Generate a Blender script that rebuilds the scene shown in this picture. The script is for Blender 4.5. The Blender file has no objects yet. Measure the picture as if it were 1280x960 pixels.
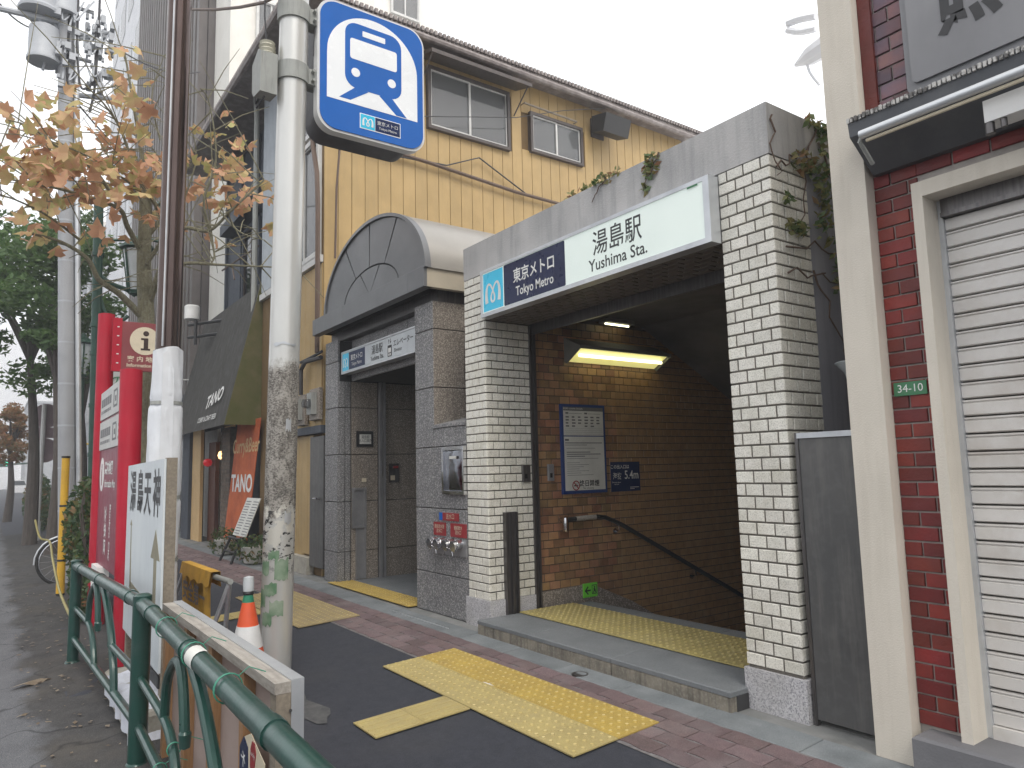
import bpy, math, random
from math import sin, cos, pi, radians, sqrt, atan2
from mathutils import Vector as V, Matrix
random.seed(7)
R = random.Random(11)
SC = bpy.context.scene
COL = SC.collection

# ------------------------------------------------------------------ camera
CAM_H = 1.32
FPX = 901.68
_yaw, _pit, _rol = -0.947868, 0.116573, -0.0245628
_f = V((sin(_yaw)*cos(_pit), cos(_yaw)*cos(_pit), sin(_pit)))
_r = V((cos(_yaw), -sin(_yaw), 0)); _u = _r.cross(_f)
_r2 = _r*cos(_rol)+_u*sin(_rol); _u2 = _u*cos(_rol)-_r*sin(_rol)
cd = bpy.data.cameras.new('camera'); cam = bpy.data.objects.new('camera', cd); COL.objects.link(cam)
cd.sensor_width = 36; cd.lens = FPX/1280*36; cd.clip_start = .05; cd.clip_end = 3000
cam.matrix_world = Matrix(((_r2.x, _u2.x, -_f.x, 0), (_r2.y, _u2.y, -_f.y, 0), (_r2.z, _u2.z, -_f.z, CAM_H), (0, 0, 0, 1)))
SC.camera = cam
# ------------------------------------------------------------------ sky, sun, exposure
SUN_AZ, SUN_EL = radians(62), radians(48)        # azimuth from +Y towards +X
w = bpy.data.worlds.new('World'); SC.world = w; w.use_nodes = True
nt = w.node_tree; nt.nodes.clear()
out = nt.nodes.new('ShaderNodeOutputWorld'); bg = nt.nodes.new('ShaderNodeBackground'); bg2 = nt.nodes.new('ShaderNodeBackground')
add = nt.nodes.new('ShaderNodeAddShader'); sky = nt.nodes.new('ShaderNodeTexSky')
sky.sky_type = 'NISHITA'; sky.sun_disc = False; sky.sun_elevation = SUN_EL; sky.sun_rotation = SUN_AZ; sky.dust_density = 3
nt.links.new(sky.outputs[0], bg.inputs[0]); bg.inputs[1].default_value = .05
bg2.inputs[0].default_value = (1, .985, .96, 1); bg2.inputs[1].default_value = 1.12     # the white cloud cover
nt.links.new(bg.outputs[0], add.inputs[0]); nt.links.new(bg2.outputs[0], add.inputs[1]); nt.links.new(add.outputs[0], out.inputs[0])
sd = bpy.data.lights.new('sun', 'SUN'); sun = bpy.data.objects.new('sun', sd); COL.objects.link(sun)
sd.energy = 1.5; sd.angle = radians(24); sd.color = (1, .95, .86)
_sd = V((sin(SUN_AZ)*cos(SUN_EL), cos(SUN_AZ)*cos(SUN_EL)*-.55, sin(SUN_EL)))
sun.rotation_euler = _sd.to_track_quat('Z', 'Y').to_euler()
SC.view_settings.view_transform = 'Standard'; SC.view_settings.look = 'None'; SC.view_settings.exposure = 0.42; SC.view_settings.gamma = 1
SC.cycles.max_bounces = 6; SC.cycles.diffuse_bounces = 3; SC.cycles.glossy_bounces = 3; SC.cycles.transmission_bounces = 4
SC.cycles.transparent_max_bounces = 6

# ------------------------------------------------------------------ materials
MATS = {}
def mat(name, c1, c2=None, sc=6, rough=.6, metal=0, bump=0, bsc=80, rnd=0, dirt=None, damt=0, dsc=3, streak=False,
        spk=None, spksc=260, spkamt=.5, emit=None, es=1, spec=.5, hue=0, aniso=None, lo=.35, hi=.65, coat=0):
    if name in MATS: return MATS[name]
    m = bpy.data.materials.new(name); m.use_nodes = True; MATS[name] = m
    n = m.node_tree.nodes; L = m.node_tree.links.new; b = n['Principled BSDF']
    b.inputs['Roughness'].default_value = rough; b.inputs['Metallic'].default_value = metal
    b.inputs['Specular IOR Level'].default_value = spec; b.inputs['Coat Weight'].default_value = coat
    geo = n.new('ShaderNodeNewGeometry'); pos = geo.outputs['Position']
    def noise(scale, detail=5, stretch=None, rg=.55):
        t = n.new('ShaderNodeTexNoise'); t.inputs['Scale'].default_value = scale; t.inputs['Detail'].default_value = detail
        t.inputs['Roughness'].default_value = rg
        if stretch:
            mp = n.new('ShaderNodeMapping'); mp.inputs['Scale'].default_value = stretch; L(pos, mp.inputs[0]); L(mp.outputs[0], t.inputs[0])
        else: L(pos, t.inputs[0])
        return t.outputs[0]
    def ramp(v, a, z):
        r = n.new('ShaderNodeMapRange'); r.inputs[1].default_value = a; r.inputs[2].default_value = z; L(v, r.inputs[0]); return r.outputs[0]
    def mix(f, a, c):
        x = n.new('ShaderNodeMix'); x.data_type = 'RGBA'
        if isinstance(f, float): x.inputs[0].default_value = f
        else: L(f, x.inputs[0])
        for i, q in ((6, a), (7, c)):
            if isinstance(q, tuple): x.inputs[i].default_value = (*q[:3], 1)
            else: L(q, x.inputs[i])
        return x.outputs[2]
    def mul(a, k):
        x = n.new('ShaderNodeMath'); x.operation = 'MULTIPLY'; L(a, x.inputs[0]); x.inputs[1].default_value = k; return x.outputs[0]
    if c2 is None: c2 = tuple(min(1, k*.86) for k in c1)
    c = mix(ramp(noise(sc, 6, aniso), lo, hi), c1, c2)
    if spk: c = mix(mul(ramp(noise(spksc, 2), .5, .62), spkamt), c, spk)
    if rnd or hue:
        oi = n.new('ShaderNodeObjectInfo'); hs = n.new('ShaderNodeHueSaturation')
        r = n.new('ShaderNodeMapRange'); L(oi.outputs['Random'], r.inputs[0]); r.inputs[3].default_value = 1-rnd; r.inputs[4].default_value = 1+rnd
        L(r.outputs[0], hs.inputs['Value'])
        if hue:
            w2 = n.new('ShaderNodeTexWhiteNoise'); w2.noise_dimensions = '1D'; L(oi.outputs['Random'], w2.inputs['W'])
            r2 = n.new('ShaderNodeMapRange'); L(w2.outputs[0], r2.inputs[0]); r2.inputs[3].default_value = .5-hue; r2.inputs[4].default_value = .5+hue
            L(r2.outputs[0], hs.inputs['Hue'])
        L(c, hs.inputs['Color']); c = hs.outputs[0]
    if dirt:
        d = noise(dsc, 6, (9, 9, .8) if streak else None, .65)
        c = mix(mul(ramp(d, .48, .72), damt), c, dirt)
    L(c, b.inputs['Base Color'])
    rr = n.new('ShaderNodeMapRange'); L(noise(sc*3.1, 4), rr.inputs[0]); rr.inputs[3].default_value = max(0, rough-.13); rr.inputs[4].default_value = min(1, rough+.13)
    L(rr.outputs[0], b.inputs['Roughness'])
    if bump:
        bp = n.new('ShaderNodeBump'); bp.inputs['Strength'].default_value = bump; bp.inputs['Distance'].default_value = .006
        L(noise(bsc, 5), bp.inputs['Height']); L(bp.outputs[0], b.inputs['Normal'])
    if emit:
        b.inputs['Emission Color'].default_value = (*emit, 1); b.inputs['Emission Strength'].default_value = es
    return m
def M(k): return MATS[k]
mat('asphalt', (.022, .025, .036), (.031, .034, .047), 14, .88, bump=.55, bsc=240, spk=(.1, .1, .11), spksc=330, spkamt=.35, dirt=(.055, .055, .06), damt=.5, dsc=1.2)
mat('old_asphalt', (.085, .088, .1), (.14, .14, .152), 3.2, .9, bump=.7, bsc=150, spk=(.24, .24, .24), spksc=240, spkamt=.45, dirt=(.045, .042, .045), damt=.75, dsc=1.1)
mat('verge', (.05, .048, .052), (.09, .085, .082), 5, .95, bump=.9, bsc=90, spk=(.2, .17, .13), spksc=60, spkamt=.45, dirt=(.025, .023, .026), damt=.8, dsc=1.7)
mat('patch', (.1, .1, .1), (.06, .062, .065), 18, .9, bump=.7, bsc=120)
mat('paver', (.14, .092, .095), (.108, .074, .078), 22, .8, bump=.4, bsc=200, rnd=.22, hue=.012, spk=(.36, .28, .27), spksc=260, spkamt=.35, dirt=(.3, .27, .27), damt=.3, dsc=2.4)
mat('paver_bed', (.2, .19, .19), (.13, .12, .12), 30, .95, bump=.4)
mat('gutter', (.2, .215, .225), (.13, .145, .155), 3.5, .85, bump=.5, bsc=140, rnd=.12, dirt=(.10, .11, .115), damt=.6, dsc=2.5, spk=(.4, .42, .42), spkamt=.25)
mat('apron', (.17, .175, .17), (.24, .24, .235), 4, .9, bump=.5, bsc=120, dirt=(.08, .08, .075), damt=.6, dsc=3)
mat('concrete', (.47, .46, .45), (.37, .365, .36), 2.6, .85, bump=.45, bsc=90, dirt=(.16, .165, .175), damt=.5, dsc=1.1, streak=True, spk=(.5, .5, .52), spksc=160, spkamt=.2)
mat('white_brick', (.78, .76, .69), (.69, .67, .60), 24, .38, bump=.25, bsc=60, rnd=.1, hue=.008, spk=(.2, .19, .17), spksc=130, spkamt=.35, dirt=(.38, .35, .26), damt=.38, dsc=3.5, coat=.15)
mat('mortar', (.11, .10, .088), (.17, .155, .135), 20, .95, bump=.4)
mat('brown_tile', (.33, .175, .085), (.25, .135, .068), 12, .5, bump=.2, bsc=90, rnd=.34, hue=.018, dirt=(.4, .3, .16), damt=.35, dsc=4)
mat('brown_mortar', (.075, .055, .04), (.1, .075, .055), 20, .9)
mat('shaded_tile', (.12, .1, .085), (.09, .075, .065), 12, .5, rnd=.3)  # white soffit tiles with the shade of the underside put into the colour
mat('granite_base', (.62, .61, .62), (.45, .44, .46), 90, .6, bump=.4, bsc=220, spk=(.2, .2, .22), spksc=120, spkamt=.8, dirt=(.3, .29, .27), damt=.4, dsc=4)
mat('granite_slab', (.16, .17, .18), (.12, .13, .14), 3.5, .75, bump=.3, bsc=260, spk=(.36, .38, .38), spksc=330, spkamt=.4)
mat('step_face', (.25, .225, .18), (.15, .135, .11), 9, .85, bump=.6, bsc=120, dirt=(.06, .05, .043), damt=.8, dsc=2.2, streak=True, spk=(.34, .32, .28), spksc=70, spkamt=.4)
mat('grey_granite', (.17, .17, .178), (.125, .125, .13), 60, .5, bump=.12, bsc=300, spk=(.5, .49, .48), spksc=95, spkamt=.75, rnd=.07, dirt=(.1, .1, .105), damt=.4, dsc=1.3, streak=True)
mat('tan_lit_granite', (.225, .19, .16), (.155, .13, .11), 60, .5, bump=.12, bsc=300, spk=(.55, .5, .43), spksc=95, spkamt=.7, rnd=.07, dirt=(.12, .11, .1), damt=.35, dsc=1.3, streak=True)  # tower granite with warm side light put into its colour; plain tan elsewhere
mat('joint', (.04, .04, .042), None, 10, .9)
mat('canopy_metal', (.2, .205, .215), (.17, .175, .185), 2.2, .42, .35, rnd=.03)
mat('vault_metal', (.38, .36, .33), (.32, .305, .28), 1.6, .36, .3, dirt=(.35, .33, .3), damt=.25, dsc=2, streak=True)
mat('canopy_side', (.5, .44, .34), (.42, .37, .29), 3, .5, .1)
mat('steel', (.32, .32, .33), (.26, .26, .27), 6, .38, .35)
mat('dark_steel', (.17, .16, .16), (.11, .105, .105), 8, .38, .8, aniso=(8, 8, .5))
mat('chrome', (.7, .7, .72), None, 5, .12, 1)
mat('dark_chrome', (.3, .31, .34), None, 5, .15, 1)
mat('alu', (.62, .64, .66), (.52, .54, .57), 3, .38, .55, dirt=(.3, .31, .33), damt=.3, dsc=3)
mat('black', (.02, .02, .022), None, 8, .5)
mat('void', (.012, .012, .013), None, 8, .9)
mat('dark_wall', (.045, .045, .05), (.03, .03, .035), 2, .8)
mat('ceiling', (.16, .15, .15), (.11, .105, .105), 3, .8)
mat('yellow_board', (.44, .305, .135), (.375, .26, .112), 2.4, .55, rnd=.045, dirt=(.33, .24, .11), damt=.45, dsc=1.2, streak=True, bump=.1, bsc=40)
mat('groove', (.16, .1, .04), None, 8, .9)
mat('roof_metal', (.17, .145, .14), (.23, .2, .19), 6, .55, .3, dirt=(.4, .38, .37), damt=.4, dsc=6)
mat('brown_frame', (.055, .045, .042), (.075, .06, .055), 8, .5)
mat('white_frame', (.6, .6, .59), (.5, .5, .49), 6, .45)
mat('curtain', (.33, .31, .29), (.2, .19, .185), 9, .9, aniso=(30, 30, .8))
mat('pink_curtain', (.3, .15, .13), (.2, .1, .09), 9, .9, aniso=(30, 30, .8))
mat('navy_wall', (.045, .055, .075), (.065, .075, .095), 3, .7, dirt=(.02, .024, .03), damt=.5, dsc=1, streak=True)
mat('pale_ribbed', (.46, .5, .54), (.4, .44, .48), 4, .6, dirt=(.28, .3, .32), damt=.4, dsc=1.5, streak=True)
mat('tower_dark', (.1, .088, .085), (.135, .12, .115), 2, .6, rnd=.18)
mat('tower_white', (.72, .73, .75), (.64, .65, .68), 1.5, .7, dirt=(.5, .51, .53), damt=.3, dsc=.6, streak=True)
mat('cream_wall', (.75, .73, .68), (.68, .66, .61), 1.5, .75, dirt=(.5, .49, .46), damt=.25, dsc=.6, streak=True)
mat('grey_house', (.35, .36, .38), (.28, .29, .31), 2, .8)
mat('awning_cloth', (.03, .028, .025), (.044, .042, .038), 3.5, .85, aniso=(7, 7, .6), bump=.3, bsc=220, dirt=(.11, .11, .112), damt=.55, dsc=1.6, streak=True)
mat('awning_moss', (.105, .095, .04), (.075, .082, .024), 3.5, .9, bump=.3, bsc=200, dirt=(.17, .13, .075), damt=.75, dsc=1.8)
mat('orange_cloth', (.55, .13, .04), (.42, .085, .025), 3, .75, dirt=(.2, .04, .02), damt=.3)
mat('red_paint', (.42, .008, .028), (.36, .007, .024), 4, .5, spec=.3, dirt=(.42, .05, .07), damt=.3, dsc=3, streak=True)
mat('maroon', (.22, .028, .055), (.19, .024, .048), 3, .45)
mat('flag_red', (.25, .05, .055), (.21, .042, .048), 4, .5)
mat('cream_disc', (.68, .6, .45), None, 8, .5)
mat('sign_grey', (.52, .52, .5), (.46, .46, .45), 4, .5)
mat('ink', (.03, .03, .033), None, 9, .5)
mat('soft_ink', (.15, .15, .155), None, 9, .6)
mat('white_ink', (.8, .8, .78), None, 9, .5)
mat('white_paint', (.74, .74, .73), (.66, .66, .65), 5, .5, dirt=(.45, .44, .42), damt=.3, dsc=3)
mat('board_white', (.62, .66, .68), (.55, .59, .62), 2.2, .55, dirt=(.42, .45, .46), damt=.35, dsc=2.5, streak=True)
mat('tape_beige', (.26, .24, .17), (.22, .2, .14), 9, .6)
mat('timber', (.27, .23, .18), (.2, .17, .13), 5, .75, aniso=(2, 14, 14), bump=.3, bsc=40, dirt=(.12, .1, .09), damt=.5, dsc=5)
mat('timber_orange', (.34, .19, .09), (.26, .14, .065), 6, .7, aniso=(14, 14, 1.2), bump=.25, bsc=40)
mat('timber_grey', (.4, .37, .33), (.29, .265, .235), 5, .85, aniso=(1.5, 14, 14), bump=.6, bsc=50, dirt=(.15, .135, .12), damt=.6, dsc=7)
mat('plywood', (.35, .27, .24), (.3, .23, .2), 3, .8, dirt=(.22, .16, .14), damt=.3, dsc=3)
mat('green_paint', (.012, .06, .047), (.009, .045, .037), 7, .33, .1, bump=.1, bsc=60, dirt=(.05, .09, .08), damt=.45, dsc=7, coat=.25)
mat('green_wire', (.05, .25, .17), None, 9, .5)
mat('plastic_wrap', (.7, .72, .75), (.62, .64, .68), 7, .42, bump=.55, bsc=22, aniso=(1, 1, .35), dirt=(.5, .5, .5), damt=.4, dsc=4)
mat('cloth_white', (.66, .68, .75), (.56, .58, .64), 8, .7, bump=1.0, bsc=20, dirt=(.4, .38, .35), damt=.5, dsc=9)
mat('concrete_block', (.42, .4, .34), (.33, .31, .27), 9, .9, bump=.7, bsc=60, dirt=(.18, .16, .13), damt=.7, dsc=6)
mat('bronze', (.11, .08, .072), (.085, .062, .056), 3, .2, .9)
mat('grey_box', (.34, .35, .33), (.29, .3, .285), 6, .55, dirt=(.14, .14, .13), damt=.45, dsc=5, streak=True)
mat('porcelain', (.62, .6, .5), None, 8, .3)
mat('metro_blue', (.012, .13, .5), (.01, .12, .46), 3, .22, coat=.4)
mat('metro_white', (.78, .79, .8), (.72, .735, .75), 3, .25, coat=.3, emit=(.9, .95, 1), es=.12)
mat('sign_back', (.1, .1, .11), (.06, .06, .065), 3, .6, dirt=(.25, .25, .25), damt=.4, dsc=2)
mat('sign_lit', (.62, .67, .64), (.57, .625, .6), 2.5, .4, emit=(.86, 1, .92), es=.22)
mat('cyan', (.03, .42, .62), None, 4, .3, emit=(.05, .5, .75), es=.18)
mat('navy', (.008, .013, .055), (.012, .02, .07), 5, .3, spec=.3, dirt=(.03, .04, .1), damt=.5, dsc=6)
mat('navy_plate', (.009, .022, .085), None, 5, .4, spec=.3)
mat('board_blue', (.02, .05, .19), None, 5, .4)
mat('paper', (.66, .66, .62), None, 5, .6)
mat('fluoro', (.9, .9, .6), None, 5, .4, emit=(1, .96, .62), es=3.2)
mat('fluoro_soft', (.7, .66, .3), None, 5, .5, emit=(1, .9, .32), es=.42)
mat('lamp_housing', (.2, .2, .18), None, 6, .6)
mat('exit_green', (.12, .5, .04), None, 6, .4, emit=(.3, .8, .1), es=.03)
mat('fire_red', (.3, .018, .024), (.25, .018, .022), 7, .5)
mat('tactile', (.42, .335, .13), (.36, .285, .115), 7, .75, bump=.4, bsc=200, rnd=.05, dirt=(.34, .28, .14), damt=.5, dsc=5, spk=(.62, .52, .26), spksc=220, spkamt=.4)
mat('tactile_gold', (.44, .31, .065), (.38, .265, .06), 7, .7, bump=.4, bsc=200, rnd=.05, dirt=(.3, .22, .08), damt=.5, dsc=6, spk=(.7, .52, .2), spksc=220, spkamt=.3)
mat('dome_worn', (.66, .55, .27), (.5, .38, .12), 11, .7)
mat('tactile_dim', (.40, .33, .12), (.34, .28, .11), 7, .75, bump=.4, bsc=200, rnd=.05, dirt=(.3, .26, .13), damt=.4, dsc=5)
mat('tactile_pale', (.36, .28, .14), (.30, .235, .12), 7, .85, bump=.5, bsc=200, dirt=(.2, .17, .12), damt=.6, dsc=3)
mat('beige_stucco', (.66, .61, .53), (.61, .565, .49), 3, .85, bump=.35, bsc=130, dirt=(.45, .4, .33), damt=.3, dsc=2, streak=True)
mat('red_brick', (.19, .022, .016), (.145, .019, .015), 9, .55, bump=.35, bsc=70, rnd=.36, hue=.006, dirt=(.12, .03, .04), damt=.35, dsc=5)
mat('upper_brick', (.19, .09, .09), (.13, .085, .11), 9, .5, bump=.35, bsc=70, rnd=.38, hue=.03)
mat('pale_mortar', (.4, .37, .34), (.33, .3, .28), 20, .95, bump=.3)
mat('shutter', (.70, .675, .645), (.64, .615, .585), 3, .42, rnd=.04, dirt=(.42, .36, .3), damt=.4, dsc=5, aniso=(1, 1, 3))
mat('shutter_gap', (.12, .105, .09), None, 9, .7)
mat('gate_grey', (.085, .086, .088), (.12, .118, .116), 1.6, .5, .25, dirt=(.2, .19, .18), damt=.45, dsc=3, streak=True, spk=(.3, .3, .3), spksc=18, spkamt=.06)
mat('plaster_grey', (.28, .28, .31), (.23, .23, .26), 2.2, .9, bump=.3, bsc=90, dirt=(.14, .14, .16), damt=.5, dsc=1.3, streak=True)
mat('shop_board', (.24, .24, .25), (.19, .19, .2), 2.2, .5, dirt=(.2, .2, .215), damt=.45, dsc=1.2, streak=True)
mat('canopy_dark', (.075, .08, .09), (.11, .115, .125), 3, .6, dirt=(.2, .2, .2), damt=.3, dsc=4)
mat('canopy_edge', (.5, .49, .47), (.12, .115, .11), 26, .7, lo=.45, hi=.55)
mat('shop_slab', (.15, .15, .16), (.2, .2, .21), 3, .8, bump=.3, dirt=(.09, .09, .09), damt=.5)
mat('plate_green', (.05, .2, .09), None, 5, .4)
mat('bark', (.2, .19, .12), (.13, .12, .08), 8, .9, bump=.8, bsc=40, aniso=(6, 6, 1.5), spk=(.26, .25, .2), spksc=40, spkamt=.35)
mat('dark_bark', (.06, .05, .045), (.09, .075, .065), 6, .95, bump=.9, bsc=30, aniso=(6, 6, 1))
mat('utility_concrete', (.36, .37, .39), (.31, .32, .34), 2, .8, dirt=(.24, .24, .25), damt=.4, dsc=1, streak=True)
mat('yellow_tube', (.72, .42, .03), (.62, .35, .03), 4, .45, dirt=(.35, .22, .05), damt=.35, dsc=5)
mat('lamp_green', (.02, .055, .042), (.03, .075, .055), 6, .4, .2)
mat('lamp_glass', (.5, .54, .56), (.42, .46, .48), 5, .25)
mat('transformer', (.42, .44, .47), (.36, .38, .41), 4, .5)
mat('cable', (.045, .045, .05), None, 6, .6)
mat('cable_brown', (.12, .08, .06), None, 6, .6)
mat('cone_orange', (.72, .1, .03), (.62, .085, .03), 5, .5, dirt=(.4, .1, .06), damt=.3)
mat('cone_white', (.72, .72, .72), (.6, .6, .6), 8, .35)
mat('cone_green', (.02, .2, .11), None, 6, .5)
mat('clear_plastic', (.55, .58, .6), None, 6, .15)
mat('barrier_yellow', (.66, .38, .05), (.55, .31, .045), 5, .75, dirt=(.25, .14, .04), damt=.5, dsc=8)
mat('tyre', (.02, .02, .02), None, 8, .8)
mat('bike_blue', (.02, .07, .12), None, 6, .35)
mat('vine', (.12, .08, .06), None, 9, .9)
mat('wood_door', (.09, .03, .018), (.08, .025, .015), 5, .5, aniso=(12, 12, 1))
mat('tan_panel', (.62, .42, .2), (.55, .37, .17), 4, .6)
mat('shop_brick', (.16, .12, .09), (.1, .075, .06), 9, .8, rnd=.3)
mat('lamp_warm', (.9, .6, .3), None, 5, .4, emit=(1, .6, .25), es=2.2)
mat('red_light', (.6, .02, .03), None, 5, .4, emit=(1, .03, .05), es=.12)
mat('signal_green', (.02, .6, .4), None, 5, .4, emit=(.1, 1, .7), es=2)
mat('pot', (.45, .44, .42), None, 5, .8)
mat('yellow_sign', (.6, .4, .02), None, 5, .5)
mat('sign_pink', (.3, .22, .24), (.25, .19, .21), 5, .6)
mat('car_white', (.7, .7, .72), None, 3, .25, coat=.5)
mat('dark_glass', (.03, .035, .04), None, 3, .1)
mat('hose', (.3, .26, .1), None, 6, .6)

def glass_mat(name, tint, rough=.05):
    m = bpy.data.materials.new(name); m.use_nodes = True; MATS[name] = m
    b = m.node_tree.nodes['Principled BSDF']; b.inputs['Base Color'].default_value = (*tint, 1)
    b.inputs['Roughness'].default_value = rough; b.inputs['Specular IOR Level'].default_value = .9; b.inputs['Alpha'].default_value = .55
def kerb_mat(name, y0, y1):
    """worn roadway: pale grey tarmac whose edge frays into the black patched strip"""
    m = bpy.data.materials.new(name); m.use_nodes = True; MATS[name] = m
    n = m.node_tree.nodes; L = m.node_tree.links.new; b = n['Principled BSDF']; geo = n.new('ShaderNodeNewGeometry'); P = geo.outputs['Position']
    def nz(s, d=6, r_=.6):
        t = n.new('ShaderNodeTexNoise'); t.inputs['Scale'].default_value = s; t.inputs['Detail'].default_value = d; t.inputs['Roughness'].default_value = r_; L(P, t.inputs[0]); return t.outputs[0]
    def rng(v, a, c, lo=0, hi=1):
        x = n.new('ShaderNodeMapRange'); L(v, x.inputs[0])
        for i, q in zip((1, 2, 3, 4), (a, c, lo, hi)): x.inputs[i].default_value = q
        return x.outputs[0]
    def ma(op, a, c, d=None):
        x = n.new('ShaderNodeMath'); x.operation = op
        for i, q in enumerate((a, c, d)):
            if q is None: continue
            if isinstance(q, (int, float)): x.inputs[i].default_value = q
            else: L(q, x.inputs[i])
        return x.outputs[0]
    def mx(f, a, c):
        x = n.new('ShaderNodeMix'); x.data_type = 'RGBA'; L(f, x.inputs[0])
        for i, q in ((6, a), (7, c)):
            if isinstance(q, tuple): x.inputs[i].default_value = (*q, 1)
            else: L(q, x.inputs[i])
        return x.outputs[2]
    sp = n.new('ShaderNodeSeparateXYZ'); L(P, sp.inputs[0])
    yy = ma('MULTIPLY_ADD', nz(2.2), .5, ma('ADD', sp.outputs[1], -.25)); f = rng(yy, y0, y1)
    pale = mx(rng(nz(260, 2), .45, .65), mx(rng(nz(3), .35, .65), (.078, .081, .088), (.105, .108, .115)), (.2, .2, .21))
    dark = mx(rng(nz(200, 2), .5, .7), mx(rng(nz(6), .35, .65), (.048, .047, .049), (.072, .07, .07)), (.12, .115, .11))
    dark = mx(ma('MULTIPLY', rng(nz(1.3, 7, .7), .5, .68), .55), dark, (.1, .09, .078))
    crack = ma('MULTIPLY', rng(ma('ABSOLUTE', ma('SUBTRACT', nz(1.1, 3, .4), .5), None), .006, .0), .6)
    c = mx(crack, mx(f, pale, dark), (.02, .02, .022)); L(c, b.inputs['Base Color']); b.inputs['Roughness'].default_value = .93; b.inputs['Specular IOR Level'].default_value = .08
    bp = n.new('ShaderNodeBump'); bp.inputs['Strength'].default_value = .8; bp.inputs['Distance'].default_value = .008; L(ma('MULTIPLY_ADD', nz(120, 3), .5, nz(14)), bp.inputs['Height']); L(bp.outputs[0], b.inputs['Normal'])
kerb_mat('kerbside', .22, .32)
glass_mat('pane', (.16, .17, .18)); glass_mat('dark_pane', (.02, .022, .025))

def leaf_mat(name, cols, rough=.6, trans=.35, sc=2.2):
    m = bpy.data.materials.new(name); m.use_nodes = True; MATS[name] = m
    n = m.node_tree.nodes; L = m.node_tree.links.new; b = n['Principled BSDF']; o = n['Material Output']
    geo = n.new('ShaderNodeNewGeometry'); oi = n.new('ShaderNodeObjectInfo')
    t = n.new('ShaderNodeTexNoise'); t.inputs['Scale'].default_value = sc; t.inputs['Detail'].default_value = 3; L(geo.outputs['Position'], t.inputs[0])
    a = n.new('ShaderNodeMath'); a.operation = 'ADD'; L(geo.outputs['Random Per Island'], a.inputs[0]); L(oi.outputs['Random'], a.inputs[1])
    fr = n.new('ShaderNodeMath'); fr.operation = 'FRACT'; L(a.outputs[0], fr.inputs[0])
    mx = n.new('ShaderNodeMath'); mx.operation = 'MULTIPLY_ADD'; L(fr.outputs[0], mx.inputs[0]); mx.inputs[1].default_value = .6
    mm = n.new('ShaderNodeMath'); mm.operation = 'MULTIPLY_ADD'; L(t.outputs[0], mm.inputs[0]); mm.inputs[1].default_value = 1.3; mm.inputs[2].default_value = -.45
    L(mm.outputs[0], mx.inputs[2])
    r = n.new('ShaderNodeValToRGB'); L(mx.outputs[0], r.inputs[0])
    e = r.color_ramp.elements
    while len(e) < len(cols): e.new(.5)
    for i, c in enumerate(cols): e[i].position = i/(len(cols)-1); e[i].color = (*c, 1)
    L(r.outputs[0], b.inputs['Base Color']); b.inputs['Roughness'].default_value = rough
    tr = n.new('ShaderNodeBsdfTranslucent'); L(r.outputs[0], tr.inputs[0]); ms = n.new('ShaderNodeMixShader'); ms.inputs[0].default_value = trans
    L(b.outputs[0], ms.inputs[1]); L(tr.outputs[0], ms.inputs[2]); L(ms.outputs[0], o.inputs[0])
leaf_mat('dry_leaf', [(.32, .16, .10), (.5, .27, .16), (.6, .33, .2), (.55, .33, .19), (.6, .45, .22), (.38, .38, .14), (.58, .33, .2), (.46, .23, .13)])
leaf_mat('green_leaf', [(.05, .09, .03), (.07, .14, .04), (.11, .19, .055), (.14, .21, .07)], sc=.8, trans=.45)
leaf_mat('orange_leaf', [(.09, .1, .03), (.2, .13, .05), (.28, .12, .05), (.12, .12, .04)], sc=.8)
leaf_mat('bush_leaf', [(.03, .06, .025), (.05, .1, .035), (.1, .12, .04), (.28, .12, .06)], sc=3)
leaf_mat('ivy_leaf', [(.07, .13, .06), (.12, .18, .07), (.26, .25, .1), (.3, .13, .08)], sc=5)
leaf_mat('litter', [(.1, .07, .05), (.2, .15, .1), (.32, .26, .19), (.16, .1, .06)], sc=9)

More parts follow.
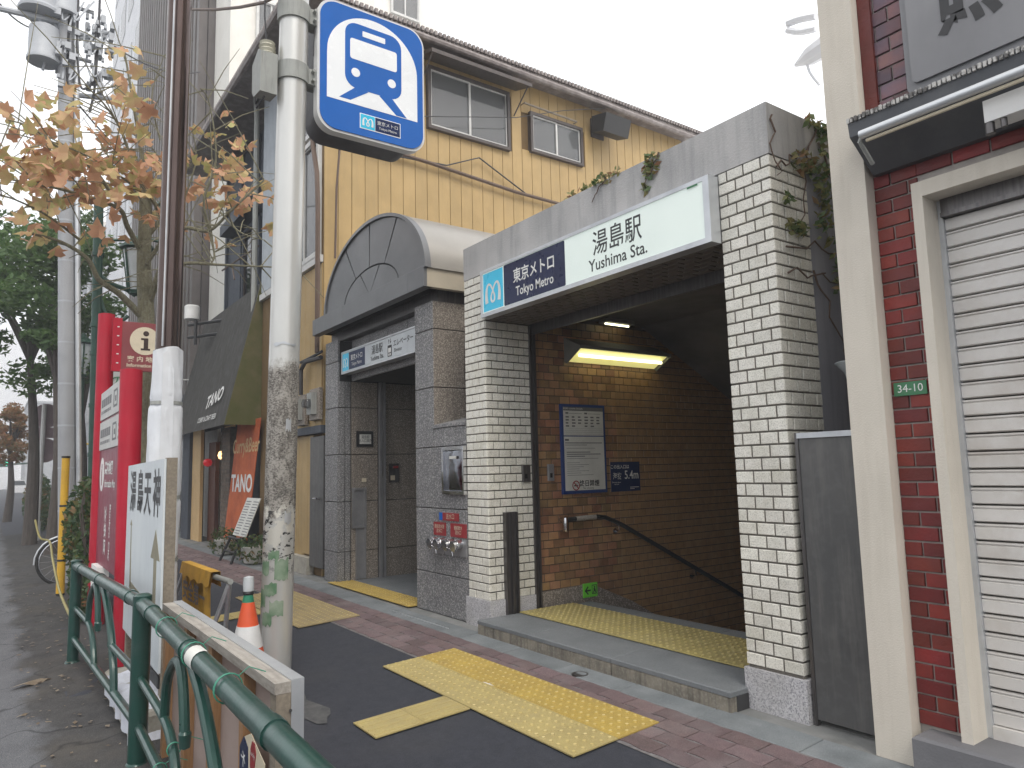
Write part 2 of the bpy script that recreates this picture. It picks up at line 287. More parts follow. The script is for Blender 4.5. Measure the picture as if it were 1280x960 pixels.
# pole with the residue of old stickers: wear with a shape of its own, in bands up the shaft
def pole_mat():
    m = bpy.data.materials.new('worn_pole'); m.use_nodes = True; MATS['worn_pole'] = m
    n = m.node_tree.nodes; L = m.node_tree.links.new; b = n['Principled BSDF']
    geo = n.new('ShaderNodeNewGeometry'); sp = n.new('ShaderNodeSeparateXYZ'); L(geo.outputs['Position'], sp.inputs[0])
    def noise(s, d=6, mp=None):
        t = n.new('ShaderNodeTexNoise'); t.inputs['Scale'].default_value = s; t.inputs['Detail'].default_value = d; t.inputs['Roughness'].default_value = .65
        if mp: q = n.new('ShaderNodeMapping'); q.inputs['Scale'].default_value = mp; L(geo.outputs['Position'], q.inputs[0]); L(q.outputs[0], t.inputs[0])
        else: L(geo.outputs['Position'], t.inputs[0])
        return t.outputs[0]
    def math(op, a, c, d=None):
        x = n.new('ShaderNodeMath'); x.operation = op
        for i, q in enumerate((a, c, d)):
            if q is None: continue
            if isinstance(q, (int, float)): x.inputs[i].default_value = q
            else: L(q, x.inputs[i])
        return x.outputs[0]
    def rng(v, a, c, lo=0, hi=1):
        x = n.new('ShaderNodeMapRange'); L(v, x.inputs[0])
        for i, q in zip((1, 2, 3, 4), (a, c, lo, hi)): x.inputs[i].default_value = q
        return x.outputs[0]
    def mix(f, a, c):
        x = n.new('ShaderNodeMix'); x.data_type = 'RGBA'; L(f, x.inputs[0])
        for i, q in ((6, a), (7, c)):
            if isinstance(q, tuple): x.inputs[i].default_value = (*q, 1)
            else: L(q, x.inputs[i])
        return x.outputs[2]
    z = math('MULTIPLY_ADD', noise(5), .5, math('ADD', sp.outputs[2], -.25))
    base = mix(rng(noise(3, 4, (1, 1, .2)), .35, .65), (.64, .64, .62), (.55, .55, .53))
    band = math('MULTIPLY', rng(z, 1.02, 1.12), rng(z, 2.12, 2.02))                        # the tall band of stripped paper
    hard = rng(math('MULTIPLY_ADD', noise(70, 9, (1, 1, 1.6)), .6, math('MULTIPLY', noise(11, 5, (1.6, 1.6, .8)), .4)), .46, .54)
    scr = math('MULTIPLY', band, hard)
    base2 = mix(band, base, (.36, .34, .31))
    c = mix(scr, base2, mix(rng(noise(60, 4), .4, .6), (.09, .08, .072), (.2, .185, .165)))
    c = mix(math('MULTIPLY', math('MULTIPLY', rng(z, .6, .75), rng(z, 1.25, 1.1)), math('GREATER_THAN', noise(21, 3, (1, 1, 1.6)), .57)), c, (.04, .04, .04))
    c = mix(math('MULTIPLY', math('MULTIPLY', rng(z, .66, .68), rng(z, 1.2, 1.1)), rng(noise(9), .5, .56)), c, (.68, .66, .6))
    L(c, b.inputs['Base Color']); L(rng(band, 0, 1, .4, .05), b.inputs['Metallic'])
    L(rng(math('MAXIMUM', band, 0), 0, 1, .34, .9), b.inputs['Roughness'])
    bp = n.new('ShaderNodeBump'); bp.inputs['Strength'].default_value = .7; bp.inputs['Distance'].default_value = .004; L(scr, bp.inputs['Height']); L(bp.outputs[0], b.inputs['Normal'])
pole_mat()

# ------------------------------------------------------------------ mesh helpers
W = {}                                                    # world origin of each parent
class Fr:                                                 # a frame: u along xd, v up, w out along the normal
    def __init__(s, o, xd, nd): s.o = V(o); s.x = V(xd).normalized(); s.n = V(nd).normalized(); s.y = s.n.cross(s.x)
    def p(s, u, v, w=0): return s.o+s.x*u+s.y*v+s.n*w
def front(x, y, z): return Fr((x, y, z), (1, 0, 0), (0, -1, 0))      # a face looking at the road
def side(x, y, z): return Fr((x, y, z), (0, 1, 0), (1, 0, 0))        # a face looking to +X
class MB:
    def __init__(s): s.v = []; s.f = []
    def add(s, vs, fs):
        k = len(s.v); s.v += [tuple(q) for q in vs]; s.f += [tuple(i+k for i in f) for f in fs]; return s
    def box(s, x0, x1, y0, y1, z0, z1):
        return s.add([(x0, y0, z0), (x1, y0, z0), (x1, y1, z0), (x0, y1, z0), (x0, y0, z1), (x1, y0, z1), (x1, y1, z1), (x0, y1, z1)],
                     [(3, 2, 1, 0), (4, 5, 6, 7), (0, 1, 5, 4), (1, 2, 6, 5), (2, 3, 7, 6), (3, 0, 4, 7)])
    def fbox(s, F, u0, u1, v0, v1, w0, w1):
        return s.add([F.p(u0, v0, w0), F.p(u1, v0, w0), F.p(u1, v1, w0), F.p(u0, v1, w0), F.p(u0, v0, w1), F.p(u1, v0, w1), F.p(u1, v1, w1), F.p(u0, v1, w1)],
                     [(3, 2, 1, 0), (4, 5, 6, 7), (0, 1, 5, 4), (1, 2, 6, 5), (2, 3, 7, 6), (3, 0, 4, 7)])
    def tile(s, F, u0, u1, v0, v1, w0, w1, c=.004):           # a slab with chamfered front edges, 9 faces
        a = [F.p(u, v, w0) for u, v in ((u0, v0), (u1, v0), (u1, v1), (u0, v1))]
        m = [F.p(u, v, w1-c) for u, v in ((u0, v0), (u1, v0), (u1, v1), (u0, v1))]
        t = [F.p(u, v, w1) for u, v in ((u0+c, v0+c), (u1-c, v0+c), (u1-c, v1-c), (u0+c, v1-c))]
        fs = [(8, 9, 10, 11)]
        for i in range(4): j = (i+1) % 4; fs += [(i, j, j+4, i+4), (i+4, j+4, j+8, i+8)]
        return s.add(a+m+t, fs)
    def fpoly(s, F, pts, w0, w1):
        n = len(pts); vs = [F.p(u, v, w0) for u, v in pts]+[F.p(u, v, w1) for u, v in pts]
        return s.add(vs, [tuple(range(n))[::-1], tuple(range(n, 2*n))]+[(i, (i+1) % n, (i+1) % n+n, i+n) for i in range(n)])
    def cyl(s, p, q, r0, r1=None, n=12, caps=True):
        p, q = V(p), V(q); r1 = r0 if r1 is None else r1; d = (q-p).normalized()
        a = d.orthogonal().normalized(); b = d.cross(a); k = len(s.v)
        for c, r in ((p, r0), (q, r1)):
            for i in range(n): t = 2*pi*i/n; s.v.append(tuple(c+(a*cos(t)+b*sin(t))*r))
        for i in range(n): j = (i+1) % n; s.f.append((k+i, k+j, k+n+j, k+n+i))
        if caps: s.f.append(tuple(range(k, k+n))[::-1]); s.f.append(tuple(range(k+n, k+2*n)))
        return s
    def tube(s, pts, r, n=8, caps=True):
        pts = [V(p) for p in pts]; m = len(pts); rs = r if isinstance(r, (list, tuple)) else [r]*m; k = len(s.v); up = None
        for i, p in enumerate(pts):
            d = (pts[min(i+1, m-1)]-pts[max(i-1, 0)]).normalized()
            if up is None: up = d.orthogonal().normalized()
            up = (up-d*up.dot(d)).normalized(); b = d.cross(up)
            for j in range(n): t = 2*pi*j/n; s.v.append(tuple(p+(up*cos(t)+b*sin(t))*rs[i]))
        for i in range(m-1):
            for j in range(n): j2 = (j+1) % n; s.f.append((k+i*n+j, k+i*n+j2, k+(i+1)*n+j2, k+(i+1)*n+j))
        if caps: s.f.append(tuple(range(k, k+n))[::-1]); s.f.append(tuple(range(k+(m-1)*n, k+m*n)))
        return s
    def lathe(s, c, prof, n=20, wob=0):
        c = V(c); k = len(s.v); m = len(prof)
        for r, z in prof:
            for j in range(n):
                t = 2*pi*j/n; rr = r*(1+wob*(R.random()-.5)); s.v.append((c.x+rr*cos(t), c.y+rr*sin(t), c.z+z))
        for i in range(m-1):
            for j in range(n): j2 = (j+1) % n; s.f.append((k+i*n+j, k+i*n+j2, k+(i+1)*n+j2, k+(i+1)*n+j))
        s.f.append(tuple(range(k, k+n))[::-1]); s.f.append(tuple(range(k+(m-1)*n, k+m*n))); return s
    def torus(s, c, ax, R0, r, n=28, m=8):
        c = V(c); ax = V(ax).normalized(); a = ax.orthogonal().normalized(); b = ax.cross(a)
        return s.tube([c+(a*cos(2*pi*i/n)+b*sin(2*pi*i/n))*R0 for i in range(n+1)], r, m, False)
    def mesh(s, name, o=(0, 0, 0), mt=None, smooth=True):
        me = bpy.data.meshes.new(name); o = V(o)
        me.from_pydata([tuple(V(q)-o) for q in s.v], [], s.f); me.validate()
        if mt: me.materials.append(MATS[mt])
        if smooth and me.polygons:
            me.polygons.foreach_set('use_smooth', [True]*len(me.polygons)); me.set_sharp_from_angle(angle=radians(32))
        me.update(); return me
    def build(s, name, mt, parent=None, kind=None, o=None, label=None):
        po = W.get(parent.name, V((0, 0, 0))) if parent else V((0, 0, 0))
        o = V(o) if o is not None else po
        ob = bpy.data.objects.new(name, s.mesh(name, o, mt)); COL.objects.link(ob)
        ob.location = o-po; W[ob.name] = o
        if parent: ob.parent = parent
        if kind: ob['kind'] = kind
        if label: ob['label'] = label
        return ob
def inst(name, me, loc, parent=None, rot=None, sc=None):
    ob = bpy.data.objects.new(name, me); COL.objects.link(ob); po = W.get(parent.name, V((0, 0, 0))) if parent else V((0, 0, 0))
    ob.location = V(loc)-po; W[ob.name] = V(loc)
    if parent: ob.parent = parent
    if rot: ob.rotation_euler = rot
    if sc: ob.scale = sc
    return ob
def thing(name, label, cat, loc=(0, 0, 0), group=None):
    o = bpy.data.objects.new(name, None); COL.objects.link(o); o.location = loc; W[o.name] = V(loc); o.empty_display_size = .1
    o['label'] = label; o['category'] = cat
    if group: o['group'] = group
    return o
def tag(o, label, cat, group=None):
    o['label'] = label; o['category'] = cat
    if group: o['group'] = group
    return o
def g(y): return .05*(y-3.415) if y < 3.3 else -.006          # ground height across the pavement
def text(body, size, F, u, v, mt, parent, name='lettering', sx=1, bold=0, w=.002, align='CENTER', ls=1, rot=0, shear=0):
    c = bpy.data.curves.new('t', 'FONT'); c.body = body; c.size = size; c.align_x = align; c.align_y = 'CENTER'
    c.offset = bold; c.space_line = ls; c.resolution_u = 3; c.extrude = 0; c.shear = shear
    o = bpy.data.objects.new('t', c); COL.objects.link(o); bpy.context.view_layer.update()
    me = bpy.data.meshes.new_from_object(o.evaluated_get(bpy.context.evaluated_depsgraph_get()))
    bpy.data.objects.remove(o); mb = MB(); cr, sr = cos(rot), sin(rot)
    for q in me.vertices:
        x, y = q.co.x*sx, q.co.y; mb.v.append(tuple(F.p(u+x*cr-y*sr, v+x*sr+y*cr, w)))
    mb.f = [tuple(p.vertices) for p in me.polygons]; bpy.data.meshes.remove(me)
    return mb.build(name, mt, parent)
def rrect(u0, u1, v0, v1, r, n=5):
    pts = []
    for cx, cy, a in ((u1-r, v0+r, -90), (u1-r, v1-r, 0), (u0+r, v1-r, 90), (u0+r, v0+r, 180)):
        for i in range(n+1): t = radians(a+90*i/n); pts.append((cx+r*cos(t), cy+r*sin(t)))
    return pts
def disc(cx, cy, rx, ry=None, n=28): ry = ry or rx; return [(cx+rx*cos(2*pi*i/n), cy+ry*sin(2*pi*i/n)) for i in range(n)]
def bezier(a, b, c, d, n=10): return [tuple(a[k]*(1-t)**3+3*b[k]*t*(1-t)**2+3*c[k]*t*t*(1-t)+d[k]*t**3 for k in range(len(a))) for t in [i/n for i in range(n+1)]]

def brickwork(F, W_, H_, bw, bh, gap, d, names, mt, parent, limit, stuffname, kindlist=None, phase=0, jit=.0015, skip=None, c=.004):
    """running-bond courses in frame F; the first `limit` bricks are parts sharing meshes, the rest is returned as a joined mesh builder"""
    rest = MB(); made = 0; rows = int(round(H_/bh)); cache = {}
    for r in range(rows):
        off = -((r+phase) % 2)*bw*.5; u = off; v0 = r*bh+gap/2; v1 = min((r+1)*bh, H_)-gap/2
        while u < W_-.01:
            u0 = max(u, 0)+(gap/2 if u > 0 else 0); u1 = min(u+bw, W_)-(gap/2 if u+bw < W_ else 0); u += bw
            if u1-u0 < .012: continue
            if skip and skip((u0+u1)/2, (v0+v1)/2): continue
            w1 = d+R.uniform(-jit, jit)
            if made < limit:
                key = (round(u1-u0, 3), round(v1-v0, 3), R.randrange(3))
                if key not in cache:
                    cache[key] = MB().tile(Fr((0, 0, 0), F.x, F.n), 0, u1-u0, 0, v1-v0, -.004, w1, c).mesh(names, (0, 0, 0), mt, False)
                inst(names, cache[key], F.p(u0, v0, 0), parent); made += 1
            else: rest.tile(F, u0, u1, v0, v1, -.004, w1, c)
    if rest.v: rest.build(stuffname, mt, parent, 'stuff')
    return made

# ------------------------------------------------------------------ points found where the sight line meets a plane
_M = (_r2, -_u2, _f)
def _ray(x, y): a, b = (x-640)/FPX, (y-480)/FPX; return _r2*a-_u2*b+_f
def on_x(x, y, X): r = _ray(x, y); t = X/r.x; return V((X, r.y*t, r.z*t+CAM_H))
def on_y(x, y, Y): r = _ray(x, y); t = Y/r.y; return V((r.x*t, Y, r.z*t+CAM_H))

# ------------------------------------------------------------------ ground
def sheet(name, pts, mt, kind='structure', nx=1):
    mb = MB(); mb.add(pts, [tuple(range(len(pts)))]); o = mb.build(name, mt); o['kind'] = kind; return o
def strip(name, x0, x1, y0, y1, mt, dz=0, zf=g):
    return sheet(name, [(x0, y0, zf(y0)+dz), (x1, y0, zf(y0)+dz), (x1, y1, zf(y1)+dz), (x0, y1, zf(y1)+dz)], mt)
sheet('ground', [(-900, -700, -.45), (300, -700, -.45), (300, .3, -.45), (-900, .3, -.45)], 'old_asphalt')
def rz(y): return -.165+.012*(y-.3) if y < .3 else -.165
rd = MB()
xs = [-600, -120, -60, -30, -20, -15, -12, -9, -7, -5, -3, 0, 6, 20]; ys = [-14, -6, -3, -1.5, -.6, 0, .12, .34]
for x in xs:
    for y in ys: rd.v.append((x, y, rz(y)+(.012*sin(x*1.3+y*2) if .0 < y < .3 else 0)))
for i in range(len(xs)-1):
    for j in range(len(ys)-1): a = i*len(ys)+j; rd.f.append((a, a+len(ys), a+len(ys)+1, a+1))
rd.build('road', 'kerbside')['kind'] = 'structure'
# the uneven patched strip under the railing
vg = MB(); nx, ny = 150, 10
for i in range(nx+1):
    x = 2-26*(i/nx)**1.25
    for j in range(ny+1):
        y = .02+1.15*j/ny; e = min(j, ny-j)/3; e = min(1, e)
        n_ = (sin(x*5.1+y*7)*.5+sin(x*11.7-y*13)*.3+sin(x*2.3)*.6)*.008
        yy = y+(.05*sin(x*2.9)+.03*sin(x*7.7) if j == 0 else 0)
        vg.v.append((x, yy, (max(rz(y), g(y))+.006*e+n_*e*.7) if j else rz(y)-.012))
for i in range(nx):
    for j in range(ny): a = i*(ny+1)+j; vg.f.append((a, a+1, a+ny+2, a+ny+1))
vg.build('verge', 'kerbside')['kind'] = 'structure'
strip('pavement', -600, 20, .3, 2.6, 'asphalt')
strip('paving_bed', -120, 20, 2.58, 3.1, 'paver_bed', .004)
strip('forecourt', -120, 20, 3.28, 3.62, 'apron', .004)
sheet('courtyard', [(-120, 3.6, -.002), (-8.86, 3.6, -.002), (-8.86, 12, -.002), (-120, 12, -.002)], 'apron')
# wavy interlocking pavers, laid four courses deep; the near ones single pieces of the paving bed
bed = bpy.data.objects['paving_bed']; W['paving_bed'] = V((0, 0, 0))
def paver_pts(l, wd):
    n = 8; a = [(l*i/n, .006*sin(2*pi*i/n*1.0)*(1 if True else 0)) for i in range(n+1)]
    return [(x, y) for x, y in a]+[(x, wd+y) for x, y in a[::-1]]
Fg = Fr((0, 2.6, g(2.6)+.004), (1, 0, 0), (0, -.05, 1))
pme = []
for k in range(3): pme.append(MB().fpoly(Fr((0, 0, 0), (1, 0, 0), (0, -.05, 1)), [(x+.003, y+.003) for x, y in paver_pts(.216, .112)], -.003, .0035+.0012*k).mesh('paver', (0, 0, 0), 'paver', False))
prest = MB(); cnt = 0
for c in range(118):
    for r in range(4):
        x = -1.9-.222*c-(.111 if r % 2 else 0); 
        if r*.12+.115 > .485: continue
        if cnt < 290: inst('paver', R.choice(pme), Fg.p(x, r*.12), bed); cnt += 1
        else: prest.fpoly(Fg, [(x+u+.003, r*.12+v+.003) for u, v in paver_pts(.216, .112)], -.003, .0045)
prest.build('distant_paver', 'paver', bed, 'stuff')
# the gutter of cast concrete blocks
gt = MB(); gut = sheet('gutter', [(-120, 3.08, g(3.08)-.002), (20, 3.08, g(3.08)-.002), (20, 3.3, g(3.3)-.003), (-120, 3.3, g(3.3)-.003)], 'joint'); W['gutter'] = V((0, 0, 0))
gme = [MB().tile(Fr((0, 0, 0), (1, 0, 0), (0, -.05, 1)), .003, .597, .003, .205, -.01, .006+.001*k, .004).mesh('gutter_block', (0, 0, 0), 'gutter', False) for k in range(3)]
for c in range(60): inst('gutter_block', R.choice(gme), (-.9-.6*c, 3.085, g(3.085)), gut)
# tactile paving
def tactile_tile(mt, L_=.2957, bars=False):
    F0 = Fr((0, 0, 0), (1, 0, 0), (0, 0, 1)); mb = MB().tile(F0, .0015, L_-.0015, .0015, L_-.0015, -.004, .004, .0015)
    if bars:
        for i in range(4): mb.tile(F0, .025+i*.072, .05+i*.072, .012, L_-.012, .003, .0085, .003)
    else:
        for i in range(5):
            for j in range(5): mb.cyl((.03+i*.059, .03+j*.059, .003), (.03+i*.059, .03+j*.059, .0105), .0145, .009, 8)
    me = mb.mesh('tactile_tile', (0, 0, 0), mt, False); me.materials.append(MATS['dome_worn'])
    for p_ in me.polygons:
        if p_.center.z > .0098 and p_.normal.z > .9: p_.material_index = 1
    return me
ta = radians(2.86)
def tactile(name, label, x0, y0, nx, ny, me, zf, rx, dz=.0125):
    t = thing(name, label, 'tactile paving', (x0, y0, zf(y0)))
    for i in range(nx):
        for j in range(ny):
            inst('tactile_tile', me[(j if len(me) > 1 else 0)], (x0+i*.2957, y0+j*.2957*cos(rx), zf(y0+j*.2957*cos(rx))+dz), t, (rx, 0, 0))
    return t
tA, tB = tactile_tile('tactile'), tactile_tile('tactile_gold'); tC = tactile_tile('tactile', bars=True); tD = tactile_tile('tactile_dim')
tactile('tactile_paving', 'wide yellow dotted tactile block on the pavement before the white brick entrance', -4.85, 2.30, 7, 2, [tA, tB], g, ta)
tactile('tactile_paving', 'narrow branch of two yellow tactile tiles running off the large block', -3.98, 1.705, 1, 2, [tC], g, ta)
tactile('tactile_paving', 'faded yellow tactile paving behind the grey pole and the traffic cone', -8.6, 2.28, 7, 2, [tactile_tile('tactile_pale'), tactile_tile('tactile_pale')], g, ta)
tactile('tactile_paving', 'narrow pale tactile branch beside the traffic cone', -7.75, 1.68, 1, 2, [tC], g, ta)
tactile('tactile_paving', 'strip of seven golden tactile tiles laid across the lift entrance', -8.52, 3.33, 7, 1, [tB], lambda y: .004, 0)
t = tactile('tactile_paving', 'dull yellow tactile strip on the raised landing under the station sign', -5.07, 3.66, 9, 2, [tD], lambda y: .114, 0, .0045)
# patch of cement round the foot of the grey pole and small marks
mb = MB(); pc = V((-4.62, 1.56)); P_ = []
for i in range(26):
    a = 2*pi*i/26; r = .36+.09*sin(3*a)+.05*sin(7*a+1); x, y = pc.x+r*1.2*cos(a), pc.y+r*.42*sin(a); P_.append((x, y, g(y)+.004+.003*R.random()))
mb.add(P_+[(pc.x-.4, pc.y, g(pc.y)+.012)], [(i, (i+1) % 26, 26) for i in range(26)]); mb.build('cement_patch', 'patch')['kind'] = 'structure'
mb = MB().lathe((-3.70, 3.14, g(3.14)+.004), [(.055, -.002), (.055, .006), (.045, .007), (.044, .003), (.0, .003)], 24)
tag(mb.build('drain_cover', 'dark_steel'), 'small round iron drain cap in the grey gutter before the steps', 'drain cover')
mb = MB().box(-6.47, -5.42, 3.17, 3.178, -.012, .0005); tag(mb.build('drain_edge', 'alu'), 'thin bright metal strip set in the gutter before the lift corner', 'metal strip')
mb = MB()
for (x, y, s_) in ((-2.98, 2.72, 1), (-2.86, 2.75, .8)):
    pts = [(x+.075*s_*cos(a), y+.03*s_*sin(a), g(y)+.0095) for a in [radians(q) for q in range(-60, 200, 26)]]
    mb.tube(pts, .0045, 5)
tag(mb.build('chalk_mark', 'white_paint'), 'curved white survey mark sprayed on the pink pavers', 'pavement mark')
mb = MB().fpoly(Fr((-3.93, 2.62, g(2.62)+.014), (1, .25, 0), (0, 0, 1)), [(-.09, 0), (-.02, .03), (.07, .035), (.03, .012), (.1, -.01), (0, -.02)], 0, .002)
tag(mb.build('paper_scrap', 'white_ink'), 'torn white scrap lying on the yellow tactile tiles', 'litter')

# ------------------------------------------------------------------ subway entrance
EX0, EX1, EY = -5.47, -2.26, 3.415
ent = thing('subway_entrance', 'white brick stairway entrance of the station with a concrete roof slab', 'station entrance', (-3.86, EY, 0))
MB().box(EX0, EX1, EY, 9.4, 3.025, 3.325).build('roof_slab', 'concrete', ent)
MB().box(-5.15, -2.6, 3.432, 3.9, 2.615, 3.024).build('lintel', 'concrete', ent)
MB().box(-5.46, -5.158, EY+.008, 3.9, .0, 3.023).box(-5.46, -5.158, 3.9, 9.4, -3, 3.023).build('wall_core', 'mortar', ent)
MB().box(-2.6, -2.272, EY+.008, 3.765, .0, 3.023).build('pier_core', 'mortar', ent)
MB().box(-2.598, -2.268, 3.766, 9.4, -3, 3.022).build('plaster_wall', 'plaster_grey', ent)
# brick skins
Fc = front(-2.608, EY+.008, .225)
Fside = side(EX1-.012, EY+.004, .225)
n1 = brickwork(Fc, .342, 2.8, .114, .07, .010, .008, 'brick', 'white_brick', ent, 146, 'loose', c=.003)
n2 = brickwork(side(-5.158+.009, EY+.009, .225), .47, 2.39, .118, .07, .010, .008, 'brick', 'white_brick', ent, 300-n1, 'small_brick', phase=1, c=.003)
brickwork(front(-5.468, EY+.008, .225), .32, 2.8, .107, .07, .010, .008, 'brick', 'white_brick', ent, 0, 'front_brick', c=.003)
brickwork(Fside, .35, 2.8, .117, .07, .010, .008, 'brick', 'white_brick', ent, 0, 'side_brick', phase=1, c=.003)
brickwork(Fr((-5.14, 3.9, 2.614), (1, 0, 0), (0, 0, -1)), 2.53, .46, .14, .075, .012, .006, 'brick', 'shaded_tile', ent, 0, 'soffit_brick')
MB().box(-5.50, -5.125, EY-.012, 3.9, -.01, .228).build('pier_base', 'granite_base', ent)
MB().box(-2.62, -2.245, EY-.012, 3.77, -.02, .212).build('pier_base', 'granite_base', ent)
# landing slab with joints, front in four stones
lx = [-5.09, -4.42, -3.53, -2.6]
for i in range(3):
    MB().tile(Fr((0, 3.25, .108), (1, 0, 0), (0, 0, 1)), lx[i]+.003, lx[i+1]-.003, .001, 1.22, -.03, .0, .006).build('paving_slab', 'granite_slab', ent)
    MB().tile(front(0, 3.256, -.03), lx[i]+.003, lx[i+1]-.003, 0, .106, -.2, .004, .006).build('riser_stone', 'step_face', ent)
MB().box(-5.14, -2.6, 3.3, 4.5, -.3, .077).build('landing_core', 'joint', ent)
# stairs
st = MB()
for i in range(22): st.box(-5.14, -2.6, 4.47+.29*i, 4.47+.29*(i+1)+.03, .108-.16*(i+1)-.3, .108-.16*(i+1))
st.build('stair_flight', 'granite_slab', ent)
MB().fpoly(side(-5.15, 0, 0), [(3.93, .1), (3.93, .238), (4.52, .252), (5.05, .03), (10.5, -3.0), (10.5, -3.4), (4.6, -.2), (4.47, .1)], 0, .02).build('skirting', 'tan_lit_granite', ent)
# brown tiled wall of the stairway: a thing of its own
bw = thing('stairway_wall', 'brown tiled wall running down the dark stairway', 'wall', (-5.15, 4, 0))
MB().box(-5.157, -5.15, 3.93, 9.4, -3, 2.95).build('mortar_bed', 'brown_mortar', bw)
Fb = side(-5.15, 3.94, .245)
cut = lambda u, v: False
# nearest 300 as parts
brickwork(side(-5.15, 3.94, .245), 1.0, 2.45, .118, .072, .008, .006, 'tile', 'brown_tile', bw, 296, 'upper_tile', jit=.001, c=.002)
brickwork(side(-5.15, 4.944, .245-.072*30), 4.4, 2.45+.072*30, .118, .072, .008, .006, 'tile', 'brown_tile', bw, 0, 'stairway_tile', jit=.001, c=.002)
brickwork(side(-5.15, 4.35, .245-.072*5), .592, .072*5, .118, .072, .008, .006, 'tile', 'brown_tile', bw, 0, 'low_tile', jit=.001, c=.002)
brickwork(Fr((-2.6, 9.3, -2.5), (0, -1, 0), (-1, 0, 0)), 5.4, 5.2, .118, .072, .008, .006, 'tile', 'brown_tile', ent, 0, 'far_wall_tile', jit=.001, c=.002)
MB().box(-5.15, -2.6, 3.9, 5.35, 2.73, 3.02).add([(-5.15, 5.35, 2.73), (-2.6, 5.35, 2.73), (-2.6, 9.4, .65), (-5.15, 9.4, .65)], [(0, 1, 2, 3)]).box(-5.15, -2.6, 9.4, 9.5, -3, 3).build('stairway_ceiling', 'ceiling', ent)
MB().box(-5.15, -2.6, 3.905, 3.93, 2.52, 2.75).box(-5.15, -2.6, 3.99, 4.05, 2.58, 2.74).box(-5.15, -2.6, 3.93, 3.99, 2.66, 2.72).build('shutter_box', 'dark_steel', ent)
MB().box(-5.149, -5.118, 3.885, 3.905, .11, 2.6).box(-5.149, -5.118, 3.93, 3.95, .11, 2.6).box(-5.149, -5.138, 3.9, 3.93, .11, 2.6).build('shutter_rail', 'dark_steel', ent)
MB().fbox(side(-5.14, 3.56, .10), 0, .012, 0, .85, 0, .05).fbox(side(-5.14, 3.56, .10), .06, .075, 0, .85, 0, .05).fbox(side(-5.14, 3.56, .10), .115, .127, 0, .85, 0, .05).fbox(side(-5.14, 3.56, .10), .012, .115, 0, .85, 0, .02).build('flood_board_channel', 'dark_steel', ent)
# fluorescent light in the stairway
fl = thing('wall_lamp', 'lit fluorescent strip lamp on the brown stairway wall', 'lamp', (-5.14, 4.9, 2.4))
MB().fpoly(Fr((-5.139, 4.30, 0), (1, 0, 0), (0, -1, 0)), [(0, 2.30), (.03, 2.28), (.235, 2.40), (.235, 2.42), (0, 2.53)], -.012, 0).fpoly(Fr((-5.139, 5.5, 0), (1, 0, 0), (0, -1, 0)), [(0, 2.30), (.03, 2.28), (.235, 2.40), (.235, 2.42), (0, 2.53)], -.012, 0).add([(-5.139, 4.31, 2.53), (-4.904, 4.31, 2.42), (-4.904, 5.5, 2.42), (-5.139, 5.5, 2.53)], [(0, 1, 2, 3)]).box(-4.915, -4.9, 4.31, 5.5, 2.395, 2.425).build('housing', 'lamp_housing', fl)
MB().add([(-5.12, 4.33, 2.30), (-4.92, 4.33, 2.41), (-4.92, 5.48, 2.41), (-5.12, 5.48, 2.30)], [(0, 3, 2, 1)]).build('reflector', 'fluoro_soft', fl)
MB().cyl((-4.99, 4.36, 2.345), (-4.99, 5.45, 2.345), .014, n=10).build('tube', 'fluoro', fl)
c2 = thing('ceiling_lamp', 'second small strip lamp glowing under the dark stairway ceiling', 'lamp', (-4.55, 5.0, 2.7))
MB().box(-5.08, -4.94, 4.7, 5.05, 2.69, 2.728).build('housing', 'lamp_housing', c2)
MB().cyl((-5.01, 4.72, 2.682), (-5.01, 5.03, 2.682), .009, n=8).build('tube', 'fluoro', c2)
# handrail
hr = thing('handrail', 'dark handrail with chrome ends sloping down the brown tiled wall', 'handrail', (-5.08, 4.2, .8))
pts = [(-5.075, 4.2, .85), (-5.075, 4.58, .857)]+[(-5.075, 4.58+.1*k, .857-.012*k*k) for k in (1, 2)]+[(-5.075, 4.9, .76), (-5.075, 6.69, -.13), (-5.075, 9, -1.28)]
MB().tube(pts, .021, 10).build('rail', 'black', hr)
MB().tube([(-5.075, 4.32, .852), (-5.075, 4.56, .857)], .0225, 10).build('braille_strip', 'timber_grey', hr)
MB().lathe((-5.075, 4.2, .75), [(.0, -.01), (.026, 0), (.03, .03), (.03, .09), (.026, .12), (.0, .13)], 14).cyl((-5.075, 4.2, .85), (-5.15, 4.2, .85), .02).build('end_cap', 'chrome', hr)
for y in (4.85, 5.9, 7.0):
    z = .79-.5*(y-4.85); MB().tube([(-5.075, y, z), (-5.075, y+.01, z-.07), (-5.12, y+.015, z-.09), (-5.15, y+.015, z-.09)], .008, 8).cyl((-5.144, y+.015, z-.09), (-5.138, y+.015, z-.09), .03).build('bracket', 'chrome', hr)
# notice board
nb = thing('notice_board', 'tall blue framed notice board with white posters on the brown tiles', 'notice board', (-5.14, 4.49, 1.08))
Fn = side(-5.142, 4.22, 1.075)
MB().fbox(Fn, 0, .54, 0, .825, 0, .028).build('frame', 'board_blue', nb)
MB().fbox(Fn, .025, .515, .535, .80, .028, .03).build('upper_poster', 'paper', nb)
MB().fbox(Fn, .025, .515, .03, .525, .028, .03).build('lower_poster', 'paper', nb)
MB().fbox(Fn, .025, .515, .765, .80, .03, .0312).build('header_bar', 'soft_ink', nb)
lines = MB()
for c0 in (.05, .28):
    lines.fbox(Fn, c0, c0+.035, .735, .75, .03, .0312); lines.fbox(Fn, c0+.045, c0+.2, .738, .741, .03, .0312)
    for k in range(4):
        for q in range(3 if k < 3 else 2): lines.fbox(Fn, c0+q*.075, c0+q*.075+.03+.015*R.random(), .70-k*.028, .713-k*.028, .03, .0312)
